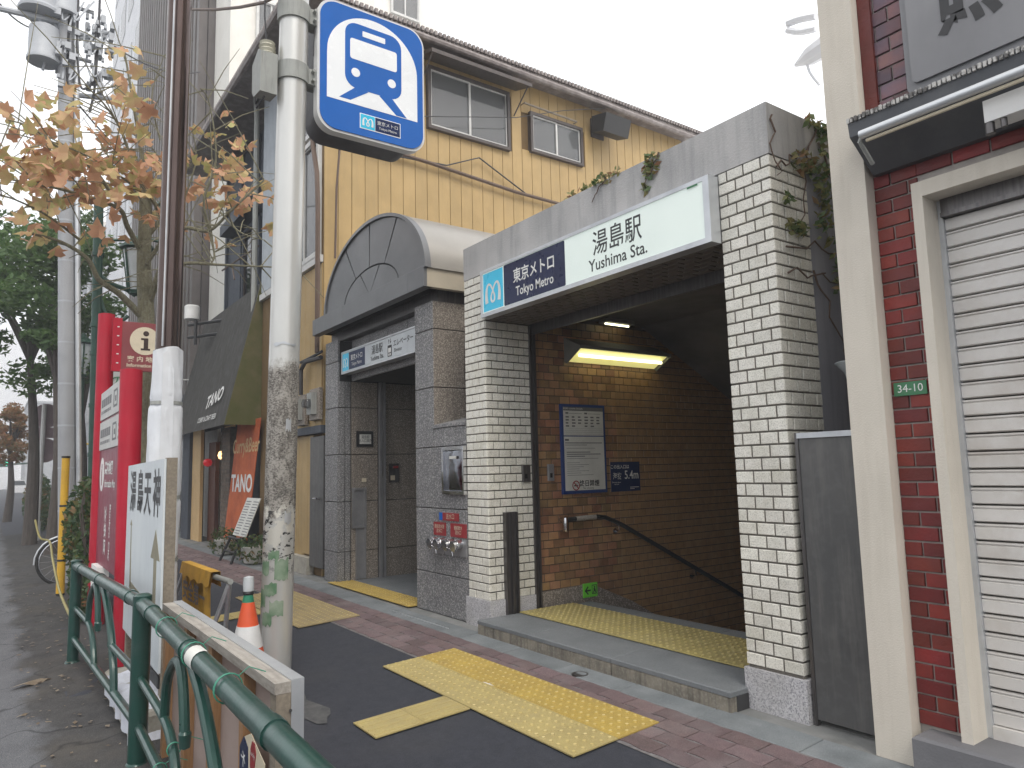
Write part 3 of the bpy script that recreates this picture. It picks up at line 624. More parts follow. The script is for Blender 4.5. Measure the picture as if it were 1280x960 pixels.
for k in range(4): lines.fbox(Fn, .04, .5, .60-.018*k, .601-.018*k, .03, .0312)
lines.fbox(Fn, .035, .08, .485, .503, .03, .0312); lines.fbox(Fn, .035, .49, .462, .47, .03, .0312); lines.fbox(Fn, .035, .30, .444, .449, .03, .0312)
for k in range(14):
    if k in (1, 6): continue
    lines.fbox(Fn, .05, .05+.1+.33*R.random(), .415-.019*k, .4185-.019*k+(.004 if k in (2, 3, 4) else 0), .03, .0312)
lines.build('print', 'soft_ink', nb)
text('終日禁煙', .062, Fn, .315, .088, 'ink', nb, w=.0315, bold=.0012)
text('No smoking', .026, Fn, .30, .048, 'ink', nb, w=.0315)
text('湯島駅 YUSHIMA STATION', .02, Fn, .14, .783, 'white_ink', nb, w=.0322)
rg_ = MB()
for k in range(24):
    a0, a1 = 2*pi*k/24, 2*pi*(k+1)/24; rg_.fpoly(Fn, [(.15+.045*cos(a0), .075+.045*sin(a0)), (.15+.045*cos(a1), .075+.045*sin(a1)), (.15+.036*cos(a1), .075+.036*sin(a1)), (.15+.036*cos(a0), .075+.036*sin(a0))], .03, .0315)
rg_.fpoly(Fn, [(.12, .102), (.127, .109), (.18, .05), (.173, .043)], .0316, .0325)
rg_.build('no_smoking_ring', 'fire_red', nb); MB().fbox(Fn, .125, .175, .068, .078, .03, .0315).fbox(Fn, .135, .165, .086, .09, .03, .0315).build('cigarette', 'ink', nb)
pl = thing('height_plate', 'square navy plate reading 5.4m on the brown tiles beside the notice board', 'sign', (-5.14, 5.03, 1.07))
Fp = side(-5.143, 4.835, 1.073)
MB().tile(Fp, 0, .39, 0, .285, 0, .006, .002).build('plate', 'navy_plate', pl)
text('この出入口は', .042, Fp, .12, .235, 'white_ink', pl, w=.0068, bold=.0005)
text('海抜', .068, Fp, .082, .145, 'white_ink', pl, w=.0068, sx=.85, bold=.0005); text('5.4m', .115, Fp, .275, .155, 'white_ink', pl, w=.0068, sx=.85, bold=.0012)
text('Elevation above\nsea level', .018, Fp, .07, .08, 'white_ink', pl, w=.0068); MB().fbox(Fp, .25, .37, .035, .04, .006, .0068).fbox(Fp, .25, .31, .02, .024, .006, .0068).build('fine_print', 'white_ink', pl)
ex = thing('exit_sign', 'small green exit sign with an arrow at the foot of the brown wall', 'sign', (-5.13, 4.5, .14))
Fe = side(-5.128, 4.42, .135)
MB().tile(Fe, 0, .17, 0, .125, 0, .012, .002).build('plate', 'exit_green', ex)
MB().fpoly(Fe, [(.012, .06), (.05, .1), (.06, .092), (.038, .068), (.085, .068), (.085, .053), (.038, .053), (.06, .03), (.05, .022)], .012, .0132).build('arrow', 'ink', ex)
MB().fbox(Fe, .1, .16, .025, .032, .012, .0132).fbox(Fe, .1, .105, .025, .105, .012, .0132).fbox(Fe, .155, .16, .025, .105, .012, .0132).fbox(Fe, .1, .16, .1, .106, .012, .0132).fpoly(Fe, disc(.132, .085, .009, n=10), .012, .0132).fpoly(Fe, [(.118, .075), (.14, .075), (.145, .055), (.15, .035), (.14, .035), (.13, .052), (.12, .035), (.11, .035), (.122, .058)], .012, .0132).build('running_figure', 'ink', ex)
for (F_, lab) in ((side(-5.132, 3.77, 1.2), 'small steel switch plate on the white brick jamb'), (side(-5.142, 4.06, 1.2), 'small steel intercom plate on the brown tiles left of the notice board')):
    q = thing('switch_plate', lab, 'switch plate', F_.o)
    MB().tile(F_, 0, .085 if 'jamb' in lab else .07, 0, .15, 0, .015, .003).build('plate', 'steel' if 'inter' in lab else 'dark_steel', q)
    MB().fbox(F_, .02, .045, .03, .07, .015, .02).build('button', 'black', q)
# the lit station sign
sg = thing('station_sign', 'long backlit sign reading 湯島駅 Yushima Sta. above the stairway', 'sign', (-3.86, 3.33, 2.6))
Fs = front(-5.06, 3.412, 2.60)
SW, SH = 2.45, .405
MB().fbox(Fs, 0, SW, 0, SH, 0, .078).build('box', 'alu', sg)
fr = MB()
for a in ((0, SW, 0, .032), (0, SW, SH-.026, SH), (0, .03, .032, SH-.026), (SW-.045, SW, .032, SH-.026)): fr.fbox(Fs, *a, .078, .088)
fr.build('frame', 'alu', sg)
MB().fbox(Fs, 1.135, SW-.045, .032, SH-.026, .078, .082).build('lit_panel', 'sign_lit', sg)
MB().fbox(Fs, .03, .335, .032, SH-.026, .078, .081).fbox(Fs, .335, 1.135, .032, SH-.026, .078, .081).build('pale_border', 'sign_lit', sg)
MB().fbox(Fs, .04, .33, .042, SH-.036, .081, .0825).build('cyan_panel', 'cyan', sg)
MB().fpoly(Fs, rrect(.345, 1.125, .036, SH-.03, .012), .081, .0825).build('navy_panel', 'navy', sg)
def heart_m(F, u, v, s_, w_, mt, parent):
    mb = MB(); half = bezier((-.43, -.44), (-.56, .22), (-.30, .74), (.03, -.02), 18); lo = bezier((.03, -.02), (.17, -.20), (.15, -.43), (0, -.43), 9); n_ = 0
    for sg_ in (1, -1):
        for path, k0, k1 in ((half, .105, .045), (lo, .045, .05)):
            strip_ = []; m_ = len(path)
            for i in range(m_):
                (x0, y0), (x1, y1) = path[max(i-1, 0)], path[min(i+1, m_-1)]; dx, dy = x1-x0, y1-y0; l = sqrt(dx*dx+dy*dy) or 1; k = k0+(k1-k0)*min(1, i/(m_*.6))
                strip_ += [F.p(u+sg_*(path[i][0]-dy/l*k)*s_*1.05, v+(path[i][1]+dx/l*k)*s_, w_+.0004*n_), F.p(u+sg_*(path[i][0]+dy/l*k)*s_*1.05, v+(path[i][1]-dx/l*k)*s_, w_+.0004*n_)]
            mb.add(strip_, [(2*i, 2*i+2, 2*i+3, 2*i+1) if sg_ > 0 else (2*i, 2*i+1, 2*i+3, 2*i+2) for i in range(m_-1)]); n_ += 1
    return mb.build('emblem', mt, parent)
heart_m(Fs, .185, .195, .2, .084, 'white_ink', sg)
text('東京メトロ', .125, Fs, .745, .245, 'white_ink', sg, w=.0835, sx=.86, bold=.002)
text('Tokyo Metro', .105, Fs, .75, .12, 'white_ink', sg, w=.0835, sx=.84, bold=.0015)
text('湯島駅', .185, Fs, 1.665, .245, 'ink', sg, w=.0832, sx=.86, bold=.0012)
text('Yushima Sta.', .118, Fs, 1.665, .105, 'ink', sg, w=.0832, sx=.93, bold=.0012)
MB().fbox(Fs, 2.29, 2.37, .365, .376, .0881, .0889).build('sticker', 'plate_green', sg)

# ------------------------------------------------------------------ lift tower
lift = thing('lift_tower', 'grey granite lift entrance with an arched metal canopy', 'lift entrance', (-7.46, EY, 0))
cb = MB(); cb.box(-8.85, -8.475, 3.44, 6.0, 0, 2.96); cb.box(-6.405, -6.085, 3.44, 6.0, 0, 2.96); cb.box(-8.475, -6.405, 3.63, 6.0, 2.48, 2.96); cb.box(-8.475, -6.405, 4.66, 6.0, 0, 2.48)
cb.build('core', 'joint', lift)
rows = [0, .365, .965, 1.54, 2.12, 2.695, 2.975]
def panels(F, cols, rws, mt, d=.022, base=0):
    for i in range(len(cols)-1):
        for j in range(len(rws)-1):
            MB().tile(F, cols[i]+.004, cols[i+1]-.004, rws[j]+.004, rws[j+1]-.004, -.004, d, .004).build('stone_panel', mt, lift)
panels(front(-8.86, 3.438, 0), [0, .41], rows, 'grey_granite')
panels(front(-6.43, 3.438, 0), [0, .37], rows, 'grey_granite')
panels(side(-8.472, 3.44, 0), [-.02, .075, .15], rows[:5]+[2.45], 'grey_granite')
panels(side(-8.472, 3.595, 0), [0, .36], rows[:5]+[2.45], 'tan_lit_granite')
panels(side(-8.472, 4.05, 0), [0, .58], rows[:5]+[2.45], 'tan_lit_granite')
panels(side(-6.082, 3.44, 0), [-.02, .34, .7], [1.54, 2.12, 2.695], 'tan_lit_granite'); panels(side(-6.082, 3.44, 0), [-.02, .7, 1.5], [2.695, 2.975], 'tan_lit_granite')
panels(side(-6.082, 4.14, 0), [0, .36, .8], [1.54, 2.12, 2.695], 'tan_lit_granite')
panels(front(-8.45, 3.62, 0), [0, .52, 1.02, 1.52, 2.02], [2.45, 2.975], 'grey_granite')
MB().box(-6.06, -5.48, 3.44, 3.9, 0, 1.70).build('low_wall_core', 'joint', lift)
panels(front(-6.06, 3.438, 0), [0, .58], [.965, 1.54], 'grey_granite')
panels(front(-6.06, 3.438, 0), [0, .31, .58], [0, .365], 'grey_granite'); panels(front(-6.06, 3.438, 0), [0, .44, .58], [.365, .965], 'grey_granite'); panels(front(-6.06, 3.438, 0), [0, .4, .58], [1.54, 1.72], 'grey_granite')
MB().add([(-6.06, 3.405, 1.72), (-5.48, 3.405, 1.72), (-5.48, 3.405, 1.75), (-6.06, 3.405, 1.75), (-6.06, 3.9, 1.72), (-5.48, 3.9, 1.72), (-5.48, 3.9, 1.86), (-6.06, 3.9, 1.86)], [(0, 1, 2, 3), (3, 2, 6, 7), (1, 5, 6, 2), (0, 3, 7, 4), (4, 7, 6, 5), (0, 4, 5, 1)]).build('coping', 'grey_granite', lift)
MB().box(-8.45, -6.43, 3.46, 4.66, -.02, .02).build('lift_floor', 'granite_slab', lift)
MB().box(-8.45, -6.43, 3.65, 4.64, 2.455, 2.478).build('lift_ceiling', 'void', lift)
MB().box(-8.44, -8.40, 3.955, 3.985, .02, 2.45).box(-8.44, -8.40, 4.01, 4.04, .02, 2.45).box(-8.445, -8.43, 3.985, 4.01, .02, 2.45).build('sliding_door_edge', 'steel', lift)
# the glazed back screen of the lobby
bk = MB(); Fk = front(-8.43, 4.655, 0)
for a in ((.06, .1, .95, 2.45), (.1, .9, .95, 1.03), (.9, .94, .02, 2.45), (1.5, 1.54, .02, 2.45)): bk.fbox(Fk, *a, 0, .05)
bk.build('screen_frame', 'dark_steel', lift); MB().fbox(Fk, .1, .9, 1.03, 2.45, .01, .015).fbox(Fk, .94, 1.98, .02, 2.45, .01, .015).build('screen_glass', 'dark_glass', lift)
MB().fbox(Fk, 0, .9, .02, .95, 0, .03).build('screen_panel', 'dark_steel', lift)
# plaque, buttons, handhold
Fj = side(-8.449, 0, 0)
MB().fbox(Fj, 3.66, 3.885, 1.635, 1.83, 0, .012).build('plaque', 'black', lift); MB().fbox(Fj, 3.70, 3.855, 1.67, 1.79, .012, .014).build('plaque_face', 'paper', lift)
text('湯島駅\n出入口案内', .045, Fj, 3.777, 1.73, 'ink', lift, w=.0145, sx=.8)
MB().fbox(Fj, 3.72, 3.80, 1.28, 1.42, 0, .01).build('speaker_grille', 'tan_lit_granite', lift); MB().fbox(Fj, 3.735, 3.79, 1.2, 1.245, 0, .012).build('call_button', 'cream_disc', lift)
MB().fbox(Fj, 4.10, 4.24, 1.18, 1.42, 0, .014).build('call_panel', 'dark_steel', lift); MB().fbox(Fj, 4.12, 4.18, 1.21, 1.27, .014, .018).build('call_button', 'cream_disc', lift); MB().fbox(Fj, 4.16, 4.23, 1.36, 1.39, .014, .016).build('indicator', 'fire_red', lift)
hb = MB()
for a in ((3.60, 3.625, .66, 1.13), (3.76, 3.785, .66, 1.13), (3.625, 3.76, 1.105, 1.13), (3.60, 3.785, .64, .665)): hb.fbox(Fj, *a, 0, .03)
hb.fbox(Fj, 3.625, 3.76, .665, 1.105, 0, .008); hb.fbox(Fj, 3.65, 3.665, .03, .64, 0, .03); hb.fbox(Fj, 3.765, 3.78, .03, .64, 0, .03); hb.fbox(Fj, 3.665, 3.765, .03, .64, 0, .01)
hb.build('door_pocket', 'steel', lift)
# canopy
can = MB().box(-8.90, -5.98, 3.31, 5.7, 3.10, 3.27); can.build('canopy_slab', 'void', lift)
MB().box(-8.87, -6.10, 3.5, 5.7, 2.975, 3.10).build('canopy_neck', 'dark_steel', lift)
Ff = front(-8.93, 3.31, 3.075)
for a, b in ((0, .1), (.1, .98), (.98, 2.64), (2.64, 2.98)): MB().tile(Ff, a+.002, b-.002, 0, .205, -.05, .045, .004).build('fascia_panel', 'canopy_metal', lift)
MB().tile(side(-5.98, 3.30, 3.075), .0, .78, 0, .205, -.03, .03, .003).build('fascia_return', 'canopy_side', lift)
MB().tile(side(-5.98, 4.11, 3.075), .0, .9, 0, .17, -.03, .03, .003).build('fascia_return', 'canopy_side', lift)
CX, CZ, CA, CB_ = -7.23, 3.26, 1.31, .845
def el(t, a, b): return (CX+a*cos(t), CZ+b*sin(t))
Fv = Fr((0, 3.30, 0), (1, 0, 0), (0, -1, 0)); N = 40
MB().fpoly(Fv, [el(pi*i/N, CA-.02, CB_-.02) for i in range(N+1)], -.01, 0).build('fan_backing', 'joint', lift)
ai, bi = .69, .30
gp = .013
def sector(a_in, b_in, a_o, b_o, t0, t1, n=10):
    o_ = [el(t0+(t1-t0)*i/n, a_o, b_o) for i in range(n+1)]
    i_ = [el(t0+(t1-t0)*i/n, a_in, b_in) for i in range(n+1)][::-1] if a_in > 0 else [(CX, CZ)]
    return o_+i_
ang = [0, radians(58), radians(90), radians(122), pi]
for i in range(4):
    MB().fpoly(Fv, sector(ai+.02, bi+.02, CA-.045, CB_-.045, ang[i]+gp, ang[i+1]-gp), 0, .012).build('fan_panel', 'canopy_metal', lift)
ang = [0, radians(69), radians(111), pi]
for i in range(3):
    MB().fpoly(Fv, sector(.0, 0, ai, bi, ang[i]+gp*1.5, ang[i+1]-gp*1.5), 0, .012).build('fan_panel', 'canopy_metal', lift)
rim = MB(); k = 0
for i in range(N+1):
    t = pi*i/N; xo, zo = el(t, CA, CB_); xi, zi = el(t, CA-.035, CB_-.035)
    rim.v += [(xo, 3.265, zo), (xi, 3.265, zi), (xo, 3.33, zo), (xi, 3.33, zi)]
for i in range(N):
    a = 4*i; b = a+4; rim.f += [(a, b, b+1, a+1), (a, a+2, b+2, b), (a+1, b+1, b+3, a+3)]
rim.build('arch_rim', 'canopy_metal', lift)
for y0, y1 in ((3.31, 5.0), (5.012, 6.6)):
    vt = MB()
    for i in range(N+1):
        x, z = el(pi*i/N, CA-.008, CB_-.008); vt.v += [(x, y0, z), (x, y1, z)]
    for i in range(N): vt.f.append((2*i, 2*i+2, 2*i+3, 2*i+1))
    vt.build('vault_sheet', 'vault_metal', lift)
MB().fpoly(Fr((0, 6.59, 0), (1, 0, 0), (0, -1, 0)), [el(pi*i/N, CA-.02, CB_-.02) for i in range(N+1)], -.01, 0).build('vault_end', 'canopy_metal', lift)
# lift sign
ls_ = thing('lift_sign', 'smaller white station sign with a lift symbol under the arched canopy', 'sign', (-7.44, 3.44, 2.53))
Fl = front(-8.43, 3.56, 2.525); LW, LH = 1.98, .275
MB().fbox(Fl, 0, LW, 0, LH, 0, .1).build('box', 'alu', ls_)
MB().fbox(Fl, .03, LW-.03, .028, LH-.022, .1, .104).build('panel', 'board_white', ls_)
fr = MB()
for a in ((0, LW, 0, .024), (0, LW, LH-.018, LH), (0, .025, .024, LH-.018), (LW-.025, LW, .024, LH-.018)): fr.fbox(Fl, *a, .1, .11)
fr.build('frame', 'alu', ls_)
MB().fbox(Fl, .04, .225, .035, LH-.03, .104, .1055).build('cyan_panel', 'cyan', ls_); MB().fbox(Fl, .235, .70, .035, LH-.03, .104, .1055).build('navy_panel', 'navy_plate', ls_)
heart_m(Fl, .132, .135, .13, .107, 'white_ink', ls_)
text('東京メトロ', .078, Fl, .465, .165, 'white_ink', ls_, w=.1065, sx=.88, bold=.001); text('Tokyo Metro', .06, Fl, .465, .09, 'white_ink', ls_, w=.1065, sx=.9)
text('湯島駅', .115, Fl, 1.03, .165, 'ink', ls_, w=.106, sx=.85, bold=.0006); text('Yushima Sta.', .072, Fl, 1.03, .075, 'ink', ls_, w=.106, sx=.92, bold=.001)
text('エレベーター', .082, Fl, 1.67, .165, 'ink', ls_, w=.106, sx=.95, bold=.001); text('Elevator', .055, Fl, 1.55, .09, 'ink', ls_, w=.106)
MB().fpoly(Fl, rrect(1.30, 1.40, .04, .165, .01), .104, .1055).build('lift_symbol', 'ink', ls_)
MB().fbox(Fl, 1.315, 1.385, .085, .135, .1055, .1065).fbox(Fl, 1.32, 1.345, .05, .075, .1055, .1065).fbox(Fl, 1.355, 1.38, .05, .075, .1055, .1065).build('lift_figures', 'white_ink', ls_)
MB().fpoly(Fl, [(1.315, .21), (1.33, .235), (1.345, .21), (1.334, .21), (1.334, .18), (1.326, .18), (1.326, .21)], .104, .1055).fpoly(Fl, [(1.355, .205), (1.37, .18), (1.385, .205), (1.374, .205), (1.374, .235), (1.366, .235), (1.366, .205)], .104, .1055).build('lift_arrows', 'ink', ls_)
# hydrant cabinet and inlets on the low wall
Fh = front(0, 3.416, 0)
cbn = thing('hydrant_cabinet', 'shiny steel cabinet with a dented mirror door on the grey granite wall', 'cabinet', (-5.68, 3.41, 1.12))
hc = MB()
for a in ((-5.86, -5.83, 1.10, 1.53), (-5.50, -5.475, 1.10, 1.53), (-5.83, -5.50, 1.50, 1.53), (-5.83, -5.50, 1.10, 1.13)): hc.fbox(Fh, *a, 0, .035)
hc.build('frame', 'chrome', cbn); dd = MB(); Rr = random.Random(3)
for i in range(7):
    for j in range(8): dd.v.append(tuple(Fh.p(-5.83+.33*i/6, 1.13+.37*j/7, .012+.018*Rr.random()*(0 < i < 6)*(0 < j < 7))))
for i in range(6):
    for j in range(7): a = i*8+j; dd.f.append((a, a+8, a+9, a+1))
dd.build('door', 'dark_chrome', cbn); MB().fbox(Fh, -5.72, -5.60, 1.42, 1.445, .03, .034).build('label_strip', 'paper', cbn)
hy = thing('fire_inlet', 'chrome fire brigade inlets with red plates on the granite wall', 'fire inlet', (-5.78, 3.41, .65))
for a, tx in (((-5.90, -5.62, .86, .93), '送水口'), ((-6.07, -5.85, .72, .84), '連結送水管\n送水口'), ((-5.76, -5.49, .72, .84), '連結散水\n送水口')):
    MB().fbox(Fh, *a, 0, .008).build('red_plate', 'fire_red', hy); text(tx, .055 if '\n' not in tx else .04, Fh, (a[0]+a[1])/2, (a[2]+a[3])/2, 'cream_disc', hy, w=.009, sx=.9)
MB().fbox(Fh, -5.96, -5.90, .86, .93, 0, .009).build('blue_plate', 'metro_blue', hy); MB().fbox(Fh, -6.10, -5.485, .555, .70, 0, .012).build('steel_plate', 'steel', hy)
for x in (-6.0, -5.88, -5.72, -5.58):
    c = Fh.p(x, .665, 0); MB().cyl(c, Fh.p(x, .655, .07), .042, .042, 14).cyl(Fh.p(x, .655, .07), Fh.p(x, .65, .10), .05, .047, 14).torus(Fh.p(x, .655, .075), (0, -1, .1), .052, .006, 16, 6).build('inlet_cap', 'chrome', hy)
for x in (-5.95, -5.66): MB().tube([Fh.p(x+.07*sin(t), .63-.06*(1-cos(t)), .09) for t in [k*.5-1.6 for k in range(8)]], .003, 6).build('chain', 'chrome', hy)

# ------------------------------------------------------------------ yellow clad house with the restaurant
hs = thing('yellow_house', 'three storey house clad in ochre metal boards behind the lift tower', 'house', (-12.4, 3.5, 0))
MB().box(-11.88, -9.18, 3.50, 11, 0, 7.78).box(-15.6, -11.88, 3.84, 11, 0, 7.78).build('core', 'groove', hs)
wins = [(5.13, 6.60, 6.50, 7.45), (7.08, 8.18, 6.60, 7.25)]
bme = {}
def board(F, u, z0, z1, wd=.2, mt='yellow_board'):
    MB().tile(F, u+.003, u+wd-.003, z0, z1, -.004, .018, .005).build('wall_board', mt, hs)
Fy = side(-9.176, 0, 0)
for i in range(37):
    y0 = 3.50+.2*i; seg = [(0, 7.76)]
    for a, b, c, d in wins:
        if y0+.2 > a and y0 < b: seg = [(0, c), (d, 7.76)]
    for z0, z1 in seg: board(Fy, y0, z0, z1)
def window(F, u0, u1, v0, v1, casing, sash, splits, glass='pane', curtain=None, parent=None, wd=.05, dp=.06):
    mb = MB()
    for a in ((u0-wd, u0, v0-wd, v1+wd), (u1, u1+wd, v0-wd, v1+wd), (u0, u1, v0-wd, v0), (u0, u1, v1, v1+wd)): mb.fbox(F, *a, -.05, dp)
    wn = mb.build('window', casing, parent)
    n = len(splits)-1; sm = MB()
    for i in range(n):
        a, b = u0+(u1-u0)*splits[i], u0+(u1-u0)*splits[i+1]; t_ = .022
        for q in ((a, a+t_, v0, v1), (b-t_, b, v0, v1), (a+t_, b-t_, v0, v0+t_*1.5), (a+t_, b-t_, v1-t_, v1)): sm.fbox(F, *q, .0 if i % 2 else .012, .025 if i % 2 else .037)
    sm.build('sash', sash, wn)
    for i in range(n):
        a, b = u0+(u1-u0)*splits[i], u0+(u1-u0)*splits[i+1]
        MB().fbox(F, a+.022, b-.022, v0+.033, v1-.022, .01, .014).build('glass_pane', glass, wn)
    if curtain:
        for cu, c0, c1 in curtain: MB().fbox(F, u0+(u1-u0)*c0, u0+(u1-u0)*c1, v0, v1, -.04, -.035).build('curtain', cu, wn)
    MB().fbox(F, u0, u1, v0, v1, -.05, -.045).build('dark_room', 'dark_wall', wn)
    return wn
Fw = side(-9.15, 0, 0)
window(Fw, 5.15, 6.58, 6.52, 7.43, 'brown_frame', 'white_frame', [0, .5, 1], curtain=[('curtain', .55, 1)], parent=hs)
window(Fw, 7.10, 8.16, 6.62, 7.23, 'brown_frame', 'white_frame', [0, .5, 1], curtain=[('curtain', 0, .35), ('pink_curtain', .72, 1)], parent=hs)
aw = MB(); aw.add([(-9.15, 4.95, 7.62), (-9.15, 6.8, 7.62), (-8.70, 6.8, 7.50), (-8.70, 4.95, 7.50), (-9.15, 4.95, 7.58), (-9.15, 6.8, 7.58), (-8.70, 6.8, 7.44), (-8.70, 4.95, 7.44)], [(0, 1, 2, 3), (7, 6, 5, 4), (3, 2, 6, 7), (0, 3, 7, 4), (1, 5, 6, 2)])
for y in (4.98, 6.74): aw.cyl((-8.73, y, 7.46), (-9.14, y, 7.12), .012, n=6)
aw.build('window_canopy', 'brown_frame', hs)
MB().cyl((-9.06, 6.9, 7.36), (-9.06, 8.05, 7.34), .018, n=8).cyl((-9.06, 6.9, 7.36), (-9.15, 6.9, 7.36), .01, n=6).cyl((-9.06, 8.05, 7.34), (-9.15, 8.05, 7.34), .01, n=6).build('laundry_rail', 'timber', hs)
# roof with a slim corrugated edge
rf = MB(); rf.box(-16.0, -8.93, 3.02, 11.3, 7.84, 7.90).box(-16.0, -8.90, 3.0, 11.3, 7.75, 7.835)
for k in range(110): rf.box(-8.92, -8.86, 3.0+.075*k, 3.045+.075*k, 7.84, 7.905)
for k in range(94): rf.box(-16+.075*k, -15.955+.075*k, 2.93, 3.02, 7.84, 7.905)
rf.build('roof', 'roof_metal', hs)
MB().tube([(-8.86, 3.0, 7.74), (-8.86, 11.3, 7.70)], .05, 8).tube([(-16, 2.95, 7.74), (-8.9, 2.95, 7.76)], .05, 8).build('rain_gutter', 'roof_metal', hs)
# street face: ochre boards low down, white window band above, navy wall to the left
for i in range(13): 
    x0 = -9.18-.21*(i+1)
    board(front(0, 3.505, 0), x0, 1.9 if x0 > -9.85 else 0.2, 4.15 if x0 > -11.4 else 7.7, .21) if x0 > -11.4 else None
MB().fbox(front(0, 3.5, 0), -11.88, -9.18, 4.16, 4.26, 0, .06).build('sill_band', 'white_frame', hs)
Fz = front(0, 3.5, 0)
window(Fz, -10.95, -9.32, 4.32, 5.95, 'white_frame', 'white_frame', [0, .33, .66, 1], curtain=[('curtain', 0, .4)], parent=hs, wd=.07)
window(Fz, -10.95, -9.32, 6.15, 7.55, 'white_frame', 'white_frame', [0, .5, 1], parent=hs, wd=.07)
rb = MB()
for i in range(12): rb.fbox(Fz, -11.87+.068*i, -11.83+.068*i, 4.3, 7.7, 0, .03)
rb.fbox(Fz, -11.88, -11.04, 4.28, 7.74, 0, .012).build('ribbed_wall', 'pale_ribbed', hs)
MB().fbox(front(0, 3.84, 0), -15.6, -11.88, 0, 7.74, 0, .03).build('navy_wall', 'navy_wall', hs)
for u in (-15.5, -14.4, -13.3, -12.2): MB().fbox(front(0, 3.81, 0), u, u+.1, 2.2, 7.7, 0, .05).build('pilaster', 'navy_wall', hs)
wn = window(front(0, 3.81, 0), -14.1, -13.1, 4.5, 6.0, 'navy_wall', 'brown_frame', [0, .5, 1], glass='dark_pane', parent=hs)
MB().fbox(front(0, 3.81, 0), -15.0, -12.9, 6.15, 6.35, 0, .28).fbox(front(0, 3.81, 0), -14.9, -13.0, 6.35, 6.5, 0, .18).build('window_hood', 'navy_wall', hs)
MB().cyl((-14.6, 3.5, 5.35), (-12.2, 3.5, 5.2), .018, n=6).cyl((-13.9, 3.5, 5.3), (-12.9, 3.3, 4.75), .014, n=6).build('rusty_bar', 'cable_brown', hs)
MB().tube([(-11.95, 3.4, 8.0), (-12.0, 3.35, 7.9), (-12.05, 3.4, 7.4), (-12.05, 3.4, 3.0)], .045, 8).build('downpipe', 'grey_box', hs)
MB().fbox(front(0, 3.49, 0), -11.3, -9.0, 1.84, 1.94, 0, .08).build('dark_beam', 'navy_wall', hs)
MB().fbox(front(0, 3.49, 0), -9.85, -9.65, 0.25, 1.83, .0, .012).fbox(front(0, 3.49, 0), -9.64, -9.44, 0.25, 1.83, .0, .012).build('wall_board', 'yellow_board', hs)
MB().tile(front(0, 3.46, 0), -9.43, -8.95, .12, 1.80, 0, .03, .004).build('side_door', 'gate_grey', hs)
MB().cyl((-9.05, 3.42, 1.0), (-9.05, 3.36, 1.0), .02).cyl((-9.05, 3.37, 1.0), (-9.14, 3.37, 1.0), .014).build('door_handle', 'chrome', hs)
MB().box(-11.2, -9.45, 3.40, 3.6, 0, .22).build('plinth', 'concrete_block', hs)
for x, z0 in ((-9.98, 1.98), (-9.45, 2.02)):
    em = thing('electric_meter', 'electric meter on a cream board on the ochre wall, %s' % ('nearer the grey pole' if x < -9.6 else 'nearer the granite tower'), 'electric meter', (x, 3.44, z0))
    F_ = front(x, 3.47, z0); MB().tile(F_, 0, .36, 0, .42, 0, .05, .006).build('backboard', 'tan_lit_granite', em)
    MB().fbox(F_, .09, .27, .07, .36, .05, .12).build('meter_body', 'grey_box', em); MB().lathe(F_.p(.18, .22, .14), [(0, -.07), (.075, -.05), (.08, 0), (.06, .05), (0, .06)], 14).build('meter_dial', 'dark_pane', em)
def cable(name, label, pts, r, mt='cable', cat='cable', grp=None, sag=0):
    if len(pts) == 2 and sag:
        a, b = V(pts[0]), V(pts[1]); pts = [a.lerp(b, t/12)-V((0, 0, sag*4*(t/12)*(1-t/12))) for t in range(13)]
    return tag(MB().tube(pts, r, 6).build(name, mt), label, cat, grp)
cable('cable', 'brown cable sagging across the ochre boards below the two windows', [(-9.10, 3.6, 6.15), (-9.09, 4.1, 5.95), (-9.08, 5.1, 5.9), (-9.08, 6.7, 5.78), (-9.08, 9.6, 5.72)], .028, 'cable_brown')
cable('cable', 'thin cable looping beside the cable under the blue sign', [(-9.09, 3.58, 6.2), (-9.08, 4.2, 5.85), (-9.08, 5.4, 5.93), (-9.09, 6.0, 6.2), (-9.09, 6.9, 5.8)], .012)
cable('conduit_pipe', 'tall brown conduit climbing the corner of the ochre house', [(-9.12, 3.40, 2.9), (-9.13, 3.40, 4.9), (-9.2, 3.41, 5.4), (-9.4, 3.42, 5.9), (-9.45, 3.42, 6.9)], .035, 'cable_brown', 'pipe')
cable('conduit_pipe', 'thinner conduit just beside the brown corner conduit', [(-9.06, 3.62, 4.2), (-9.07, 3.64, 5.2), (-9.07, 3.7, 6.0), (-9.10, 3.55, 6.6)], .016, 'cable_brown', 'pipe')
cable('cable', 'black cable bending down the ochre wall into the electric meters', [(-10.4, 3.42, 2.98), (-9.8, 3.42, 2.86), (-9.3, 3.42, 2.88), (-9.0, 3.42, 2.9)], .02)
cable('conduit_pipe', 'short dark conduit rising from the meters on the ochre wall', [(-9.75, 3.41, 2.4), (-9.75, 3.41, 2.75), (-9.6, 3.41, 2.84), (-9.0, 3.41, 2.82)], .03, 'cable', 'pipe')
cable('cable', 'black wire crossing in front of the large ochre house window', [(-8.95, 3.6, 6.2), (-8.95, 5.0, 6.55), (-8.9, 6.6, 6.95), (-8.9, 7.6, 7.35), (-8.9, 8.6, 7.68)], .007)
fl_ = thing('flood_light', 'black flood light under the roof edge of the ochre house', 'flood light', (-9.1, 8.6, 7.4))
MB().box(-9.15, -9.13, 8.45, 8.75, 7.2, 7.55).cyl((-9.13, 8.6, 7.4), (-8.95, 8.6, 7.4), .02).build('bracket', 'brown_frame', fl_)
